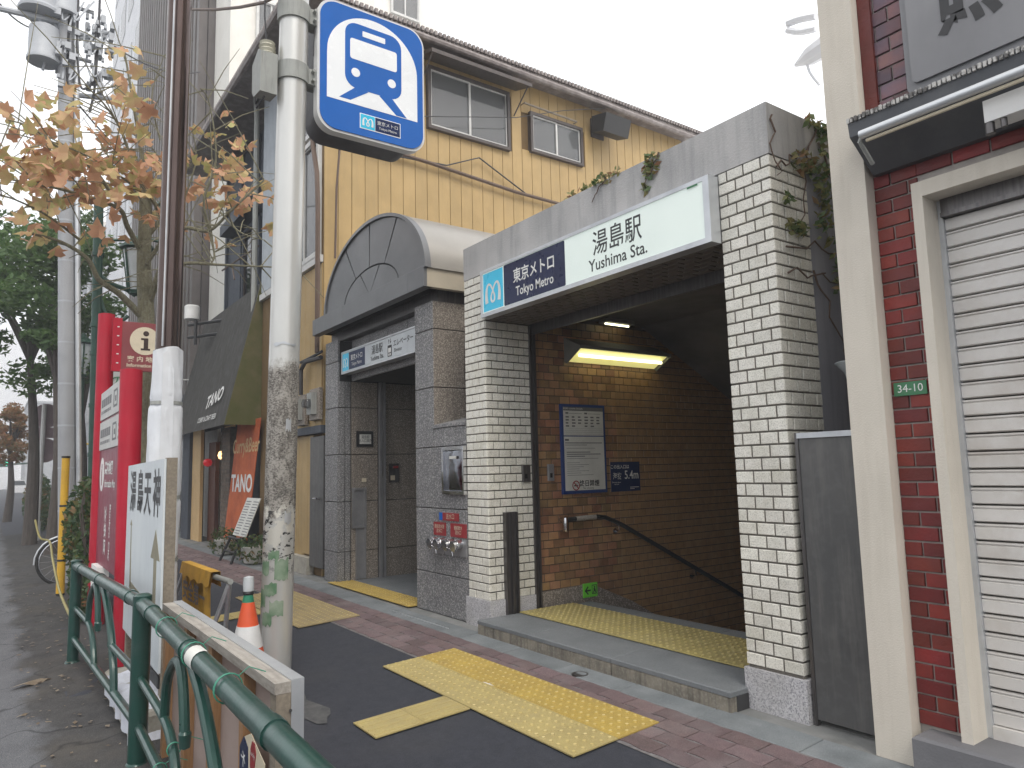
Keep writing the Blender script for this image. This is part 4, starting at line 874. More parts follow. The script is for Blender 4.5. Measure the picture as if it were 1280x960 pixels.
MB().add([(-9.0, 8.35, 7.5), (-8.62, 8.35, 7.42), (-8.72, 8.35, 7.12), (-9.0, 8.35, 7.2), (-9.0, 8.95, 7.5), (-8.62, 8.95, 7.42), (-8.72, 8.95, 7.12), (-9.0, 8.95, 7.2)], [(0, 1, 2, 3), (7, 6, 5, 4), (0, 4, 5, 1), (1, 5, 6, 2), (2, 6, 7, 3), (3, 7, 4, 0)]).build('housing', 'black', fl_)
# restaurant awning
an = thing('awning', 'dark restaurant awning with white TANO lettering and a mossy green end', 'awning', (-13.5, 3.2, 2.1))
def quadslab(mb, a, b, c, d, t): 
    n_ = (V(b)-V(a)).cross(V(d)-V(a)).normalized()*t; p_ = [V(q) for q in (a, b, c, d)]; mb.add(p_+[q-n_ for q in p_], [(0, 1, 2, 3), (7, 6, 5, 4), (0, 4, 5, 1), (1, 5, 6, 2), (2, 6, 7, 3), (3, 7, 4, 0)])
mb = MB(); N_ = 12
A0, A1, B0, B1 = V((-15.9, 2.93, 2.12)), V((-11.9, 2.93, 2.12)), V((-15.9, 3.47, 4.48)), V((-11.9, 3.47, 4.48))
for i in range(N_+1):
    for j in range(7):
        p_ = A0.lerp(A1, i/N_).lerp(B0.lerp(B1, i/N_), j/6); p_.y += .015*sin(i*2.1)*sin(j*pi/6); mb.v.append(tuple(p_))
for i in range(N_):
    for j in range(6): a = i*7+j; mb.f.append((a, a+7, a+8, a+1))
mb.build('front_cloth', 'awning_cloth', an)
mb = MB(); quadslab(mb, (-11.895, 2.93, 2.12), (-11.895, 3.81, 2.12), (-11.895, 3.81, 4.5), (-11.895, 3.47, 4.48), .01); mb.build('side_cloth', 'awning_moss', an)
mb = MB(); quadslab(mb, (-15.9, 3.47, 4.48), (-11.9, 3.47, 4.48), (-11.9, 3.81, 4.5), (-15.9, 3.81, 4.5), .01); mb.build('top_cloth', 'awning_cloth', an)
Fa = Fr((-13.6, 2.925, 2.12), (1, 0, 0), (0, -2.36, .54))
text('TANO', .32, Fa, .62, .52, 'white_ink', an, sx=1.15, bold=.008, w=.02, shear=.25, rot=.1)
text('CURRY & CRAFT BEER', .13, Fa, .45, .18, 'white_ink', an, sx=1.0, bold=.001, w=.02)
# restaurant front
rs = thing('restaurant_front', 'restaurant shop front in the shade under the dark awning', 'shop front', (-14, 3.6, 0))
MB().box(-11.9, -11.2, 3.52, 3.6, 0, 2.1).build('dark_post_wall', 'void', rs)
MB().box(-16.6, -15.86, 3.46, 3.52, 0, 2.3).build('tan_door_panel', 'tan_panel', rs)
MB().box(-17.3, -16.62, 3.40, 3.5, 0, 2.3).build('grey_column', 'navy_wall', rs)
MB().box(-15.85, -15.3, 3.62, 3.7, 0, 2.0).build('wood_door', 'wood_door', rs)
MB().box(-15.29, -14.3, 3.78, 3.80, .9, 2.3).build('plastered_wall', 'tan_panel', rs); MB().box(-15.29, -14.3, 3.76, 3.80, 0, .9).build('wainscot', 'wood_door', rs)
brickwork(front(-14.23, 3.48, 0), .6, 2.2, .2, .075, .012, .012, 'brick', 'shop_brick', rs, 90, 'post_brick', c=.003)
MB().box(-14.23, -13.63, 3.482, 3.8, 0, 2.2).build('brick_core', 'mortar', rs)
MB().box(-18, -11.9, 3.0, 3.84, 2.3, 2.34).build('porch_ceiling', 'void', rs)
MB().lathe((-14.75, 3.62, 1.62), [(0, 0), (.07, .03), (.09, .09), (.07, .16), (0, .19)], 14).build('wall_light', 'lamp_warm', rs)
MB().lathe((-15.5, 3.52, 1.5), [(0, 0), (.07, .03), (.09, .09), (.07, .15), (0, .17)], 12).build('red_lantern', 'red_light', rs)
bn = thing('banner', 'tall orange banner with white lettering hanging beside the restaurant door', 'banner', (-12.6, 3.44, .24))
Fb_ = Fr((-13.72, 3.43, .22), (1, 0, 0), (0, -1, 0))
MB().fpoly(Fb_, [(0, 0), (1.42, 0), (2.1, 2.0), (.78, 2.0)], 0, .012).build('cloth', 'orange_cloth', bn)
text('Curry&Beer', .34, Fb_, 1.28, 1.58, 'tan_panel', bn, sx=.92, w=.016, bold=.004, shear=.2)
text('TANO', .40, Fb_, 1.05, .95, 'white_ink', bn, sx=1.1, w=.016, bold=.012, shear=.15)
mn = thing('menu_board', 'white paper menu on a dark easel by the orange banner', 'menu board', (-11.6, 3.2, 0))
Fm = Fr((-12.0, 3.16, .38), (1, 0, 0), (0, -1, .25)); mp = [(-.1, 0), (.62, 0), (.86, .6), (.16, .6)]
MB().fpoly(Fm, [(a*1.0, b) for a, b in mp], 0, .012).build('menu_sheet', 'paper', mn)
ml = MB()
for k in range(13):
    for c0 in (.02, .4): ml.fpoly(Fm, [(c0+.017*k-.05, .03+.042*k), (c0+.017*k+.2+.06*R.random(), .03+.042*k), (c0+.017*k+.2, .044+.042*k), (c0+.017*k-.05, .044+.042*k)], .0125, .0135)
ml.build('menu_print', 'soft_ink', mn)
el_ = MB()
for x, dx in ((-12.05, -.12), (-11.5, -.02)): el_.cyl((x, 3.12, .38), (x+dx, 2.98, -.01), .022, n=6).cyl((x, 3.14, .38), (x+.1, 3.4, 0), .02, n=6)
el_.cyl((-12.15, 3.10, .35), (-11.35, 3.10, .35), .022, n=6).cyl((-12.1, 3.04, .15), (-11.5, 3.04, .15), .016, n=6).build('easel', 'black', mn)

# foliage helper: many small leaf faces
def leafquads(mb, n, fn, size, flat=0):
    for _ in range(n):
        c = fn(); s_ = size*R.uniform(.6, 1.3); a = V((R.gauss(0, 1), R.gauss(0, 1), R.gauss(0, 1)*(1-flat))).normalized(); b = a.orthogonal().normalized(); q = R.uniform(0, 6.3)
        b = b*cos(q)+a.cross(b)*sin(q)
        d = a.cross(b); c = V(c)
        mb.add([c-a*s_, c+b*s_*.45+d*s_*.1, c+a*s_, c-b*s_*.45+d*s_*.1], [(0, 1, 2, 3)])
def inball(c, r, p=.5):
    while 1:
        q = V((R.uniform(-1, 1), R.uniform(-1, 1), R.uniform(-1, 1)))
        if p*.5 < q.length < 1: return V((c[0]+q.x*r[0], c[1]+q.y*r[1], c[2]+q.z*r[2]))
for x, lab in ((-12.9, 'leafy trailing plant in a pot on the ground beside the menu easel'), (-11.25, 'small potted plant in a grey planter behind the menu easel')):
    pp = thing('potted_plant', lab, 'potted plant', (x, 3.25, 0))
    MB().lathe((x, 3.25, 0), [(.1, 0), (.15, .02), (.2, .25), (.19, .26), (.16, .25), (.0, .24)], 16).build('pot', 'pot', pp)
    q = MB(); leafquads(q, 420, lambda: inball((x, 3.22, .22), (.42, .25, .24)), .04); q.build('foliage', 'bush_leaf', pp, 'stuff')

# ------------------------------------------------------------------ shop on the right
sh = thing('corner_shop', 'shuttered shop with red brick, cream pillar and dark canopy', 'shop', (-1, 3.4, 0))
MB().box(-1.84, -1.486, 3.385, 3.62, 0, 2.56).box(-1.84, 6, 3.62, 10, 0, 2.56).box(-1.84, 6, 3.385, 10, 2.56, 9).build('core', 'pale_mortar', sh)
MB().box(-1.85, -1.682, 3.30, 3.384, -.02, 9).box(-1.85, -1.842, 3.384, 10, 0, 9).build('pillar', 'beige_stucco', sh)
brickwork(front(-1.68, 3.385, .16), .195, 2.59, .152, .066, .009, .012, 'brick', 'red_brick', sh, 200, 'b', phase=0, c=.002)
brickwork(front(-1.484, 3.385, .16+.066*37), 1.6, .066*3, .152, .066, .009, .012, 'brick', 'red_brick', sh, 60, 'b', c=.002)
brickwork(front(-1.68, 3.385, 2.95), .26, 2.9, .13, .075, .009, .012, 'brick', 'upper_brick', sh, 90, 'b', c=.002)
MB().fbox(front(0, 3.385, 0), -1.68, -1.62, 2.93, 5.8, .012, .03).build('brick_trim', 'red_brick', sh)
fm = MB(); fm.box(-1.49, -1.445, 3.32, 3.54, .14, 2.555).box(-1.445, 3, 3.32, 3.54, 2.485, 2.555).build('shutter_surround', 'beige_stucco', sh)
MB().box(-1.45, 3, 3.50, 3.6, .14, 2.49).build('shutter_backing', 'shutter_gap', sh)
MB().box(-1.445, -1.425, 3.455, 3.50, .15, 2.485).build('guide_rail', 'alu', sh)
MB().box(-1.425, 3, 3.44, 3.5, 2.40, 2.485).box(-1.425, 3, 3.43, 3.44, 2.40, 2.42).build('shutter_head', 'dark_steel', sh)
stp = .0765
smb = MB(); Fz_ = front(-1.424, 3.50, 0)
prof = [(0, .0), (.003, .013), (.006, .017), (.054, .020), (.057, .009), (.0605, .009), (.0625, .018), (.069, .018), (.071, .0)]
sm_ = MB(); P0 = Fr((0, 0, 0), (1, 0, 0), (0, -1, 0))
for k in range(len(prof)-1):
    a, b = prof[k], prof[k+1]; sm_.add([P0.p(0, a[0], a[1]), P0.p(1.6, a[0], a[1]), P0.p(1.6, b[0], b[1]), P0.p(0, b[0], b[1])], [(0, 1, 2, 3)])
sm_.add([P0.p(0, .0, -.004), P0.p(1.6, 0, -.004), P0.p(1.6, 0, .004), P0.p(0, 0, .004)], [(0, 1, 2, 3)])
sme = sm_.mesh('shutter_slat', (0, 0, 0), 'shutter', False)
for k in range(29): inst('shutter_slat', sme, (-1.424, 3.49, .2+stp*k), sh)
MB().box(-1.424, 2, 3.455, 3.49, .145, .2).build('bottom_bar', 'shutter', sh)
MB().tile(Fr((0, 3.24, .148), (1, 0, 0), (0, 0, 1)), -1.655, 5, 0, .36, -.2, 0, .012).build('door_step', 'shop_slab', sh)
# canopy
Fcp = Fr((-1.685, 0, 0), (0, 1, 0), (1, 0, 0))
MB().fpoly(Fr((0, 3.384, 0), (0, -1, 0), (-1, 0, 0)), [(0, 2.66), (.05, 2.66), (.235, 2.80), (.245, 2.87), (.245, 2.885), (0, 2.92)], -5, 1.66).build('canopy', 'canopy_dark', sh)
ce = MB()
for k in range(150): ce.fbox(front(-1.66+.019*k, 3.137, 2.862), 0, .012, 0, .020+.004*R.random(), 0, .006+.003*(k % 3))
ce.build('canopy_edge', 'canopy_edge', sh)
c_ = on_y(1232, 142, 3.17); MB().box(c_.x, 3, 3.15, 3.25, c_.z-.045, c_.z+.045).build('cream_batten', 'white_paint', sh); MB().cyl((c_.x+.01, 3.17, c_.z-.04), (c_.x+.01, 3.17, c_.z-.09), .018).cyl((c_.x+.06, 3.17, c_.z-.04), (c_.x+.06, 3.17, c_.z-.08), .012).build('cable_gland', 'dark_steel', sh)
tb = thing('tube_light', 'unlit silver tube light slung under the dark shop canopy', 'lamp', (-1, 3.08, 2.78))
MB().cyl((-1.58, 3.09, 2.765), (1.5, 3.09, 2.765), .02, n=12).build('tube', 'alu', tb); MB().cyl((-1.56, 3.10, 2.735), (1.5, 3.10, 2.735), .008, n=6).build('lower_tube', 'cream_disc', tb)
MB().tube([(-1.57, 3.09, 2.765), (-1.59, 3.1, 2.74), (-1.59, 3.15, 2.70), (-1.59, 3.2, 2.66)], .010, 6).build('hanger', 'grey_box', tb)
sb_ = thing('shop_sign', 'large pale shop board with black brushed characters above the canopy', 'sign', (-1, 3.3, 3))
Fq = front(-1.47, 3.36, 2.975)
MB().fpoly(Fq, rrect(0, 4.5, 0, 1.3, .03), 0, .03).build('board_edge', 'shop_board', sb_)
MB().fpoly(Fq, rrect(.03, 4.47, .035, 1.27, .03), .03, .045).build('board_face', 'shop_board', sb_)
a, b = on_y(1170, 50, 3.31), on_y(1262, 15, 3.31); text('照', .27, Fq, (a.x+b.x)/2+1.465, a.z+.118-2.975, 'ink', sb_, w=.047, sx=(b.x-a.x)/.31, bold=.011)
np_ = thing('address_plate', 'green address plate reading 34-10 on the red brick', 'sign', (-1.6, 3.37, 1.6))
Fn_ = front(-1.665, 3.371, 1.606); MB().fpoly(Fn_, rrect(0, .145, 0, .062, .004), 0, .006).build('plate', 'plate_green', np_)
text('34-10', .05, Fn_, .0725, .031, 'white_ink', np_, w=.0068)
# narrow gate, hanging vessel, planter
gate = thing('steel_gate', 'dark grey sheet steel gate closing the gap beside the cream pillar', 'gate', (-2.04, 3.43, 0))
MB().box(-2.215, -1.852, 3.435, 3.45, .03, 1.44).build('sheet', 'gate_grey', gate); MB().box(-2.22, -1.852, 3.425, 3.46, 1.44, 1.468).build('top_rail', 'alu', gate)
MB().box(-2.235, -2.215, 3.43, 3.455, .0, 1.47).build('stile', 'dark_steel', gate)
vs = MB().lathe((-2.07, 3.82, 1.58), [(0, 0), (.05, .005), (.06, .05), (.055, .16), (.075, .22), (.12, .27), (.115, .275), (.05, .2), (0, .19)], 20)
tag(vs.build('pale_vase', 'lamp_glass'), 'pale blue grey flared vessel hung in the gap above the steel gate', 'vase')
MB().box(-2.24, -1.86, 3.47, 9.6, -.02, .0).build('alley_floor', 'apron')['kind'] = 'structure'
ab = MB().box(-2.26, -1.85, 9.5, 9.6, 0, 5); tag(ab.build('alley_wall', 'plaster_grey'), 'grey wall at the far end of the narrow gap', 'wall')

# ------------------------------------------------------------------ ivy
def vine(name, label, paths, leaves, parent=None):
    t = thing(name, label, 'climbing plant', paths[0][0]); mb = MB()
    for p_ in paths: mb.tube(p_, [.006*(1-.6*i/len(p_)) for i in range(len(p_))], 5)
    mb.build('stem', 'vine', t); q = MB()
    for c, r, n in leaves: leafquads(q, n, lambda: inball(c, r, .1), .03, .2)
    q.build('foliage', 'ivy_leaf', t, 'stuff'); return t
def wander(a, b, n=9, j=.03, ax=None):
    a, b = V(a), V(b); out_ = []
    for i in range(n+1):
        p_ = a.lerp(b, i/n)
        if 0 < i < n: p_ += V((0 if ax == 'x' else R.gauss(0, j), 0 if ax == 'y' else R.gauss(0, j), R.gauss(0, j)))
        out_.append(tuple(p_))
    return out_
vx = EX1+.012
vine('ivy', 'straggling ivy with green and red leaves over the right end of the entrance',
     [wander((vx, 3.9, 3.3), (vx, 3.6, 2.6), 9, .03, 'x'), wander((vx, 3.9, 3.2), (vx, 4.2, 2.1), 9, .04, 'x'), wander((vx, 3.45, 3.25), (vx, 3.46, 2.9), 8, .02, 'x'), wander((vx, 3.46, 2.95), (vx, 3.8, 3.15), 9, .02, 'x'), wander((vx, 3.5, 2.5), (vx, 4.3, 2.6), 9, .03, 'x'), wander((vx, 3.5, 2.35), (vx, 4.2, 2.4), 9, .03, 'x'), wander((vx, 3.75, 2.4), (vx, 4.1, 1.8), 9, .03, 'x')],
     [((vx+.01, 3.72, 3.02), (.02, .12, .10), 60), ((vx+.015, 3.92, 3.05), (.03, .13, .25), 110), ((vx+.015, 3.88, 2.75), (.03, .1, .22), 60), ((vx+.01, 3.6, 2.62), (.02, .12, .05), 45), ((vx+.015, 3.98, 2.45), (.02, .08, .2), 40), ((vx+.01, 4.0, 3.3), (.05, .3, .05), 90), ((vx+.01, 3.53, 2.78), (.02, .06, .04), 14)])
vf = EY-.012
vine('ivy', 'small ivy tufts trailing over the edge of the concrete roof slab',
     [wander((-3.05, vf, 3.33), (-3.2, vf, 3.12), 6, .012, 'y'), wander((-3.55, vf, 3.34), (-3.7, vf, 3.2), 6, .012, 'y')],
     [((-3.12, vf, 3.27), (.07, .02, .09), 60), ((-3.55, vf+.02, 3.335), (.16, .05, .05), 70), ((-3.9, vf+.06, 3.345), (.2, .05, .035), 50), ((-3.18, vf, 3.14), (.03, .01, .05), 16)])

# ------------------------------------------------------------------ grey pole with the metro sign
pole = thing('grey_pole', 'tall grey steel pole with peeled sticker residue and strips of green tape', 'pole', (-5.19, 1.65, -.1))
PB, PT = V((-5.19, 1.65, -.1)), V((-4.86, 1.65, 6.2))
def pax(z): return PB.lerp(PT, (z-PB.z)/(PT.z-PB.z))
MB().cyl(PB, PT, .108, .100, 32).build('shaft', 'worn_pole', pole)
def ringtape(z0, z1, a0, a1, mt, nm, r=.110):
    mb = MB(); n = 8
    for z in (z0, z1):
        for i in range(n+1):
            a = radians(a0+(a1-a0)*i/n); c = pax(z+R.uniform(-.012, .012)); mb.v.append((c.x+r*cos(a), c.y+r*sin(a), c.z))
    mb.f = [(i, i+1, n+2+i, n+1+i) for i in range(n)]; return mb.build(nm, mt, pole)
mat('tape_green', (.09, .19, .10), (.3, .36, .28), 9, .6)
for z0, z1, a0, a1 in ((.74, .80, -55, -15), (.64, .73, -85, -50), (.60, .74, -30, 20), (.50, .58, -70, -20), (.42, .55, -95, -62), (.36, .46, -45, 5), (.30, .39, -75, -35)): ringtape(z0, z1, a0, a1, 'tape_green', 'tape_strip')
for z0, z1, a0, a1 in ((2.22, 2.235, -60, 25), (.98, 1.06, 0, 25), (1.62, 1.70, -5, 15)): ringtape(z0, z1, a0, a1, 'alu', 'tape_strip')
ms = thing('metro_sign', 'blue and white train pictogram sign hung high on the grey pole', 'sign', (-5.03, 2.24, 3.83))
F_ = side(-5.20, 1.80, 3.83); QW, QH = .89, 1.04
MB().fpoly(F_, rrect(.03, QW-.03, .03, QH-.03, .13, 8), 0, .26).build('body', 'sign_back', ms)
MB().fpoly(F_, rrect(0, QW, 0, QH, .14, 8), .26, .335).build('white_rim', 'white_paint', ms)
MB().fpoly(F_, rrect(.018, QW-.018, .018, QH-.018, .13, 8), .335, .345).build('blue_face', 'metro_blue', ms)
archp = [(.07, .25), (.82, .25), (.82, .60)]+[(.445+.375*cos(radians(t)), .62+.355*sin(radians(t))) for t in range(4, 177, 6)]+[(.07, .60)]
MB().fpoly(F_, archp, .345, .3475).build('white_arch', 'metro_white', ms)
tp = rrect(.21, .68, .38, .905, .095, 6)
MB().fpoly(F_, tp, .3475, .3495).fpoly(F_, [(.31, .40), (.40, .376), (.255, .275), (.165, .275)][::-1], .3475, .3492).fpoly(F_, [(.58, .40), (.49, .376), (.635, .255), (.725, .255)], .3475, .3492).build('train_figure', 'metro_blue', ms)
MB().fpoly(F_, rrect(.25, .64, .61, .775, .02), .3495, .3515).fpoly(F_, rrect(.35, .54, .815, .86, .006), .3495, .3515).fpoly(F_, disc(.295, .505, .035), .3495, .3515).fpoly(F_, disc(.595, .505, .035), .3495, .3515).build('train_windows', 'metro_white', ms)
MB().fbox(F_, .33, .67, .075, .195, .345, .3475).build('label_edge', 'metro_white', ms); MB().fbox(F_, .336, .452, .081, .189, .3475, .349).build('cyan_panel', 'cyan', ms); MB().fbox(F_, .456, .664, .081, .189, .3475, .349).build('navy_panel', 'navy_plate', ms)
heart_m(F_, .394, .135, .078, .3505, 'white_ink', ms); text('東京メトロ', .036, F_, .56, .148, 'white_ink', ms, w=.3505); text('Tokyo Metro', .028, F_, .56, .11, 'white_ink', ms, w=.3505)
for z in (4.16, 4.62):
    c = pax(z); bk = MB().lathe((c.x, c.y, z), [(.10, 0), (.118, 0), (.118, .13), (.10, .13)], 28)
    bk.box(c.x-.05, c.x+.06, c.y+.10, 1.86, z+.005, z+.125); bk.cyl((c.x+.06, c.y+.13, z+.10), (c.x+.10, c.y+.13, z+.10), .012, n=8).cyl((c.x+.06, c.y+.13, z+.03), (c.x+.10, c.y+.13, z+.03), .012, n=8)
    bk.build('bracket', 'grey_box', ms)
MB().tube([(-4.9, 1.79, 4.62), (-4.9, 1.785, 4.5), (-4.92, 1.79, 4.4)], .004, 5).build('wire_loop', 'cable', ms)
jb = thing('junction_box', 'weathered grey junction box with ribbed insulator strapped to the grey pole', 'junction box', (-5.1, 1.5, 4.4))
c = on_y(333, 95, 1.47); z = c.z-.13
MB().fpoly(Fr((c.x, 1.52, z), (1, 0, 0), (0, -1, 0)), [(-.11, .03), (-.07, -.02), (.09, -.04), (.10, .26), (.03, .3), (-.11, .24)], 0, .12).build('casing', 'grey_box', jb)
MB().lathe((c.x+.01, 1.47, z+.27), [(.0, 0), (.045, 0), (.06, .015), (.045, .03), (.06, .045), (.045, .06), (.06, .075), (.045, .09), (.055, .105), (.0, .12)], 16).build('insulator', 'porcelain', jb)
MB().tube([(c.x+.0, 1.47, z+.36), (c.x-.03, 1.46, z+.6), (c.x-.02, 1.46, 5.6)], .006, 6).tube([(c.x-.02, 1.45, z+.05), (c.x-.14, 1.44, z-.03), (c.x-.06, 1.42, z-.1), (c.x+.06, 1.44, z-.06)], .006, 6).tube([(c.x-.08, 1.44, z+.2), (c.x-.17, 1.44, z+.1), (c.x-.12, 1.43, z-.04)], .005, 6).build('wires', 'cable', jb)
cable('cable', 'brown cable crossing the white sky towards the top of the grey pole', [tuple(on_y(240, 12, 1.4)), tuple(on_y(270, 12, 1.42)), tuple(on_y(300, 9, 1.45)), tuple(on_y(330, 3, 1.48)), tuple(on_y(352, -8, 1.5))], .012, 'cable_brown')

# ------------------------------------------------------------------ bronze street light pole in plastic wrap
bp_ = thing('bronze_pole', 'polished bronze coloured street pole wrapped in white plastic below', 'pole', (-5.5, .96, -.12))
BPX, BPY = -5.50, .965
MB().cyl((BPX, BPY, 1.9), (BPX+.08, BPY, 7.6), .084, .078, 28).build('shaft', 'bronze', bp_)
MB().cyl((BPX+.107, BPY-.055, 2.22), (BPX+.185, BPY-.055, 7.6), .007, .007, 6).build('reflection_stripe', 'alu', bp_)  # thin bright rod standing in for a reflection along the shaft
wr = MB(); nz, na = 90, 40; ties = (1.83, 1.18, .76, .2)
for i in range(nz+1):
    z = -.12+2.33*i/nz
    tie = min(abs(z-t_) for t_ in ties)
    for j in range(na):
        a = 2*pi*j/na; r = .104+.0035*sin(2*a+z*4)+.0035*sin(5*a-z*6+1)+.0022*sin(9*a+z*13)+.004*sin(z*5+.4)
        r += .006*max(0, sin(a*1.0+z*2.2-.6))**8                                        # a loose fold spiralling round the sheet
        r = r*(1-.10*math.exp(-(tie/.022)**2))
        wr.v.append((BPX+r*cos(a), BPY+r*sin(a), z+.015*sin(2*a+1)*(i == nz)))
for i in range(nz):
    for j in range(na): k = (j+1) % na; wr.f.append((i*na+j, i*na+k, (i+1)*na+k, (i+1)*na+j))
wo = wr.build('plastic_wrap', 'plastic_wrap', bp_)
MB().fpoly(side(BPX+.102, BPY-.05, .9), [(0, 0), (.06, .02), (.08, .5), (.075, 1.15), (.03, 1.29), (.0, 1.27)], 0, .004).build('overlap_flap', 'plastic_wrap', bp_)
for z in ties: MB().cyl((BPX, BPY, z-.012), (BPX, BPY, z+.012), .104, .104, 28, False).build('tie_band', 'grey_box', bp_)
# footing under white cloth
ft = thing('footing_block', 'concrete footing half covered by creased white cloth at the foot of the wrapped pole', 'footing', (-5.3, .85, -.15))
MB().tile(Fr((0, 0, -.15), (1, 0, 0), (0, 0, 1)), -5.83, -4.6, .69, 1.12, 0, .17, .02).build('block', 'concrete_block', ft)
cl = MB(); nx, ny = 26, 14
for i in range(nx+1):
    for j in range(ny+1):
        x = -5.62+1.05*i/nx; y = .66+.5*j/ny; z = .035+.012*sin(x*17+y*9)+.010*sin(x*31-y*23)
        if y < .70: z = .035-(.70-y)*3.4+.01*sin(x*20); y = .675+.01*sin(x*25)
        if i > nx-3: z -= .05*(i-nx+3)
        cl.v.append((x, y, z))
for i in range(nx):
    for j in range(ny): a = i*(ny+1)+j; cl.f.append((a, a+ny+1, a+ny+2, a+1))
cl.build('cloth_cover', 'cloth_white', ft)

# ------------------------------------------------------------------ shrine arrow board
sb = thing('arrow_board', 'white direction board reading 湯島天神 with a beige arrow on timber battens', 'sign', (-5.4, .85, 0))
Fo = front(-6.16, .845, .22)
MB().fpoly(Fo, [(0, 0), (1.42, -.03), (1.41, 1.21), (.0, 1.19)], 0, .012).build('board', 'board_white', sb)
MB().fbox(Fo, 1.35, 1.41, -.32, 1.215, -.062, -.002).fbox(Fo, .02, .08, -.3, 1.18, -.06, -.002).fbox(Fo, .08, 1.35, 1.1, 1.16, -.06, -.002).build('batten', 'timber', sb)
for k, (ch, u) in enumerate(zip('湯島天神', (.27, .58, .87, 1.20))): text(ch, .31, Fo, u, .98-.0*k, 'ink', sb, w=.0135, sx=.84, bold=.007)
MB().fpoly(Fo, [(1.165, .20), (1.26, .20), (1.26, .60), (1.36, .60), (1.21, .78), (1.06, .60), (1.165, .60)], .012, .0138).fpoly(Fo, [(.27, .30), (1.165, .20), (1.165, .30), (.27, .37)], .012, .0136).build('arrow', 'tape_beige', sb)
MB().fpoly(Fo, [(.235, .80), (.19, .76), (.225, .76), (.245, .34), (.27, .30), (.30, .34), (.25, .76), (.28, .76)], .012, .0136).build('thin_line', 'tape_beige', sb)
MB().fbox(Fo, .7, 1.4, -.12, -.05, 0, .01).build('dark_foot', 'black', sb)

# ------------------------------------------------------------------ red information sign
rsn = thing('information_sign', 'tall red information pillar with a maroon panel and a projecting i flag', 'sign', (-7.5, .9, -.12))
X1, X2 = -8.45, -6.6
MB().cyl((X1, .9, -.12), (X1-.12, .9, 3.04), .08, .08, 24).build('pillar', 'red_paint', rsn); MB().cyl((X2+.1, .9, -.12), (X2-.1, .9, 2.21), .085, .085, 24).build('pillar', 'red_paint', rsn)
Fi = front(X1-.06, .875, .0)
MB().fpoly(Fi, [(0, .50), (1.83, .50), (1.83, 2.17), (0, 2.17)], -.05, 0).build('maroon_panel', 'maroon', rsn)
for v0 in (1.60, 1.90): MB().fbox(Fi, .12, 1.72, v0, v0+.275, 0, .012).build('grey_panel', 'sign_grey', rsn)
pr = MB(); Rp = random.Random(9)
for v0 in (1.60, 1.90):
    for k in range(5): pr.fbox(Fi, .2+.15*k, .32+.15*k, v0+.12, v0+.2, .012, .0135)
    for k in range(12): pr.fbox(Fi, .2+.06*k, .2+.06*k+.02+.03*Rp.random(), v0+.055, v0+.085, .012, .0135)
    pr.fbox(Fi, 1.08, 1.12, v0+.06, v0+.22, .012, .0135).fbox(Fi, 1.12, 1.32, v0+.2, v0+.22, .012, .0135).fbox(Fi, 1.3, 1.34, v0+.06, v0+.2, .012, .0135).fbox(Fi, 1.12, 1.3, v0+.06, v0+.08, .012, .0135).fbox(Fi, 1.18, 1.26, v0+.11, v0+.16, .012, .0135)
    for k in range(3): pr.fbox(Fi, 1.45, 1.56+.06*Rp.random(), v0+.06+.055*k, v0+.085+.055*k, .012, .0135)
pr.build('print', 'soft_ink', rsn)
MB().fpoly(Fi, disc(.33, 1.36, .155, .165), 0, .0015).build('white_disc', 'white_ink', rsn); text('i', .30, Fi, .33, 1.355, 'maroon', rsn, w=.003, bold=.012)
text('案内地図', .13, Fi, .84, 1.41, 'white_ink', rsn, w=.002, sx=1.1, bold=.004); text('Information Map', .10, Fi, .92, 1.27, 'white_ink', rsn, w=.002, sx=1.1, bold=.002)
text('文京区', .15, Fi, .72, .84, 'white_ink', rsn, w=.002, rot=-pi/2, sx=1, bold=.004); text('Bunkyo City', .10, Fi, 1.05, .84, 'white_ink', rsn, w=.002, rot=-pi/2, bold=.003)
Fg_ = side(X1+.06, .97, 2.43)
MB().tile(Fg_, 0, .47, 0, .52, -.03, .012, .003).build('flag', 'flag_red', rsn); MB().fbox(Fg_, -.03, .055, -.01, .55, -.035, .018).build('flag_edge', 'red_paint', rsn)
MB().fpoly(Fg_, disc(.275, .325, .145, .15), .012, .0145).build('cream_disc', 'cream_disc', rsn)
MB().fpoly(Fg_, disc(.282, .405, .028), .0145, .0165).fpoly(Fg_, [(.235, .355), (.305, .355), (.305, .245), (.325, .245), (.325, .225), (.235, .225), (.235, .245), (.262, .245), (.262, .335), (.235, .335)], .0145, .0165).build('letter_i', 'bronze', rsn)
text('案 内 地 図', .062, Fg_, .275, .125, 'cream_disc', rsn, w=.0135, sx=1.1, bold=.001); text('Information Map', .05, Fg_, .275, .06, 'cream_disc', rsn, w=.0135, bold=.001)
for k in range(5): MB().fbox(Fg_, .01, .03, .07+.095*k, .08+.095*k, .018, .022).build('bolt', 'white_paint', rsn)
wb = thing('white_box', 'small white box fixed low between the red pillars', 'box', (-8.2, .86, .3)); MB().fbox(Fi, .25, .7, .28, .50, .01, .05).build('front_plate', 'white_ink', wb); MB().fbox(Fi, .25, .7, .27, .50, -.05, .01).build('back_plate', 'white_paint', wb)

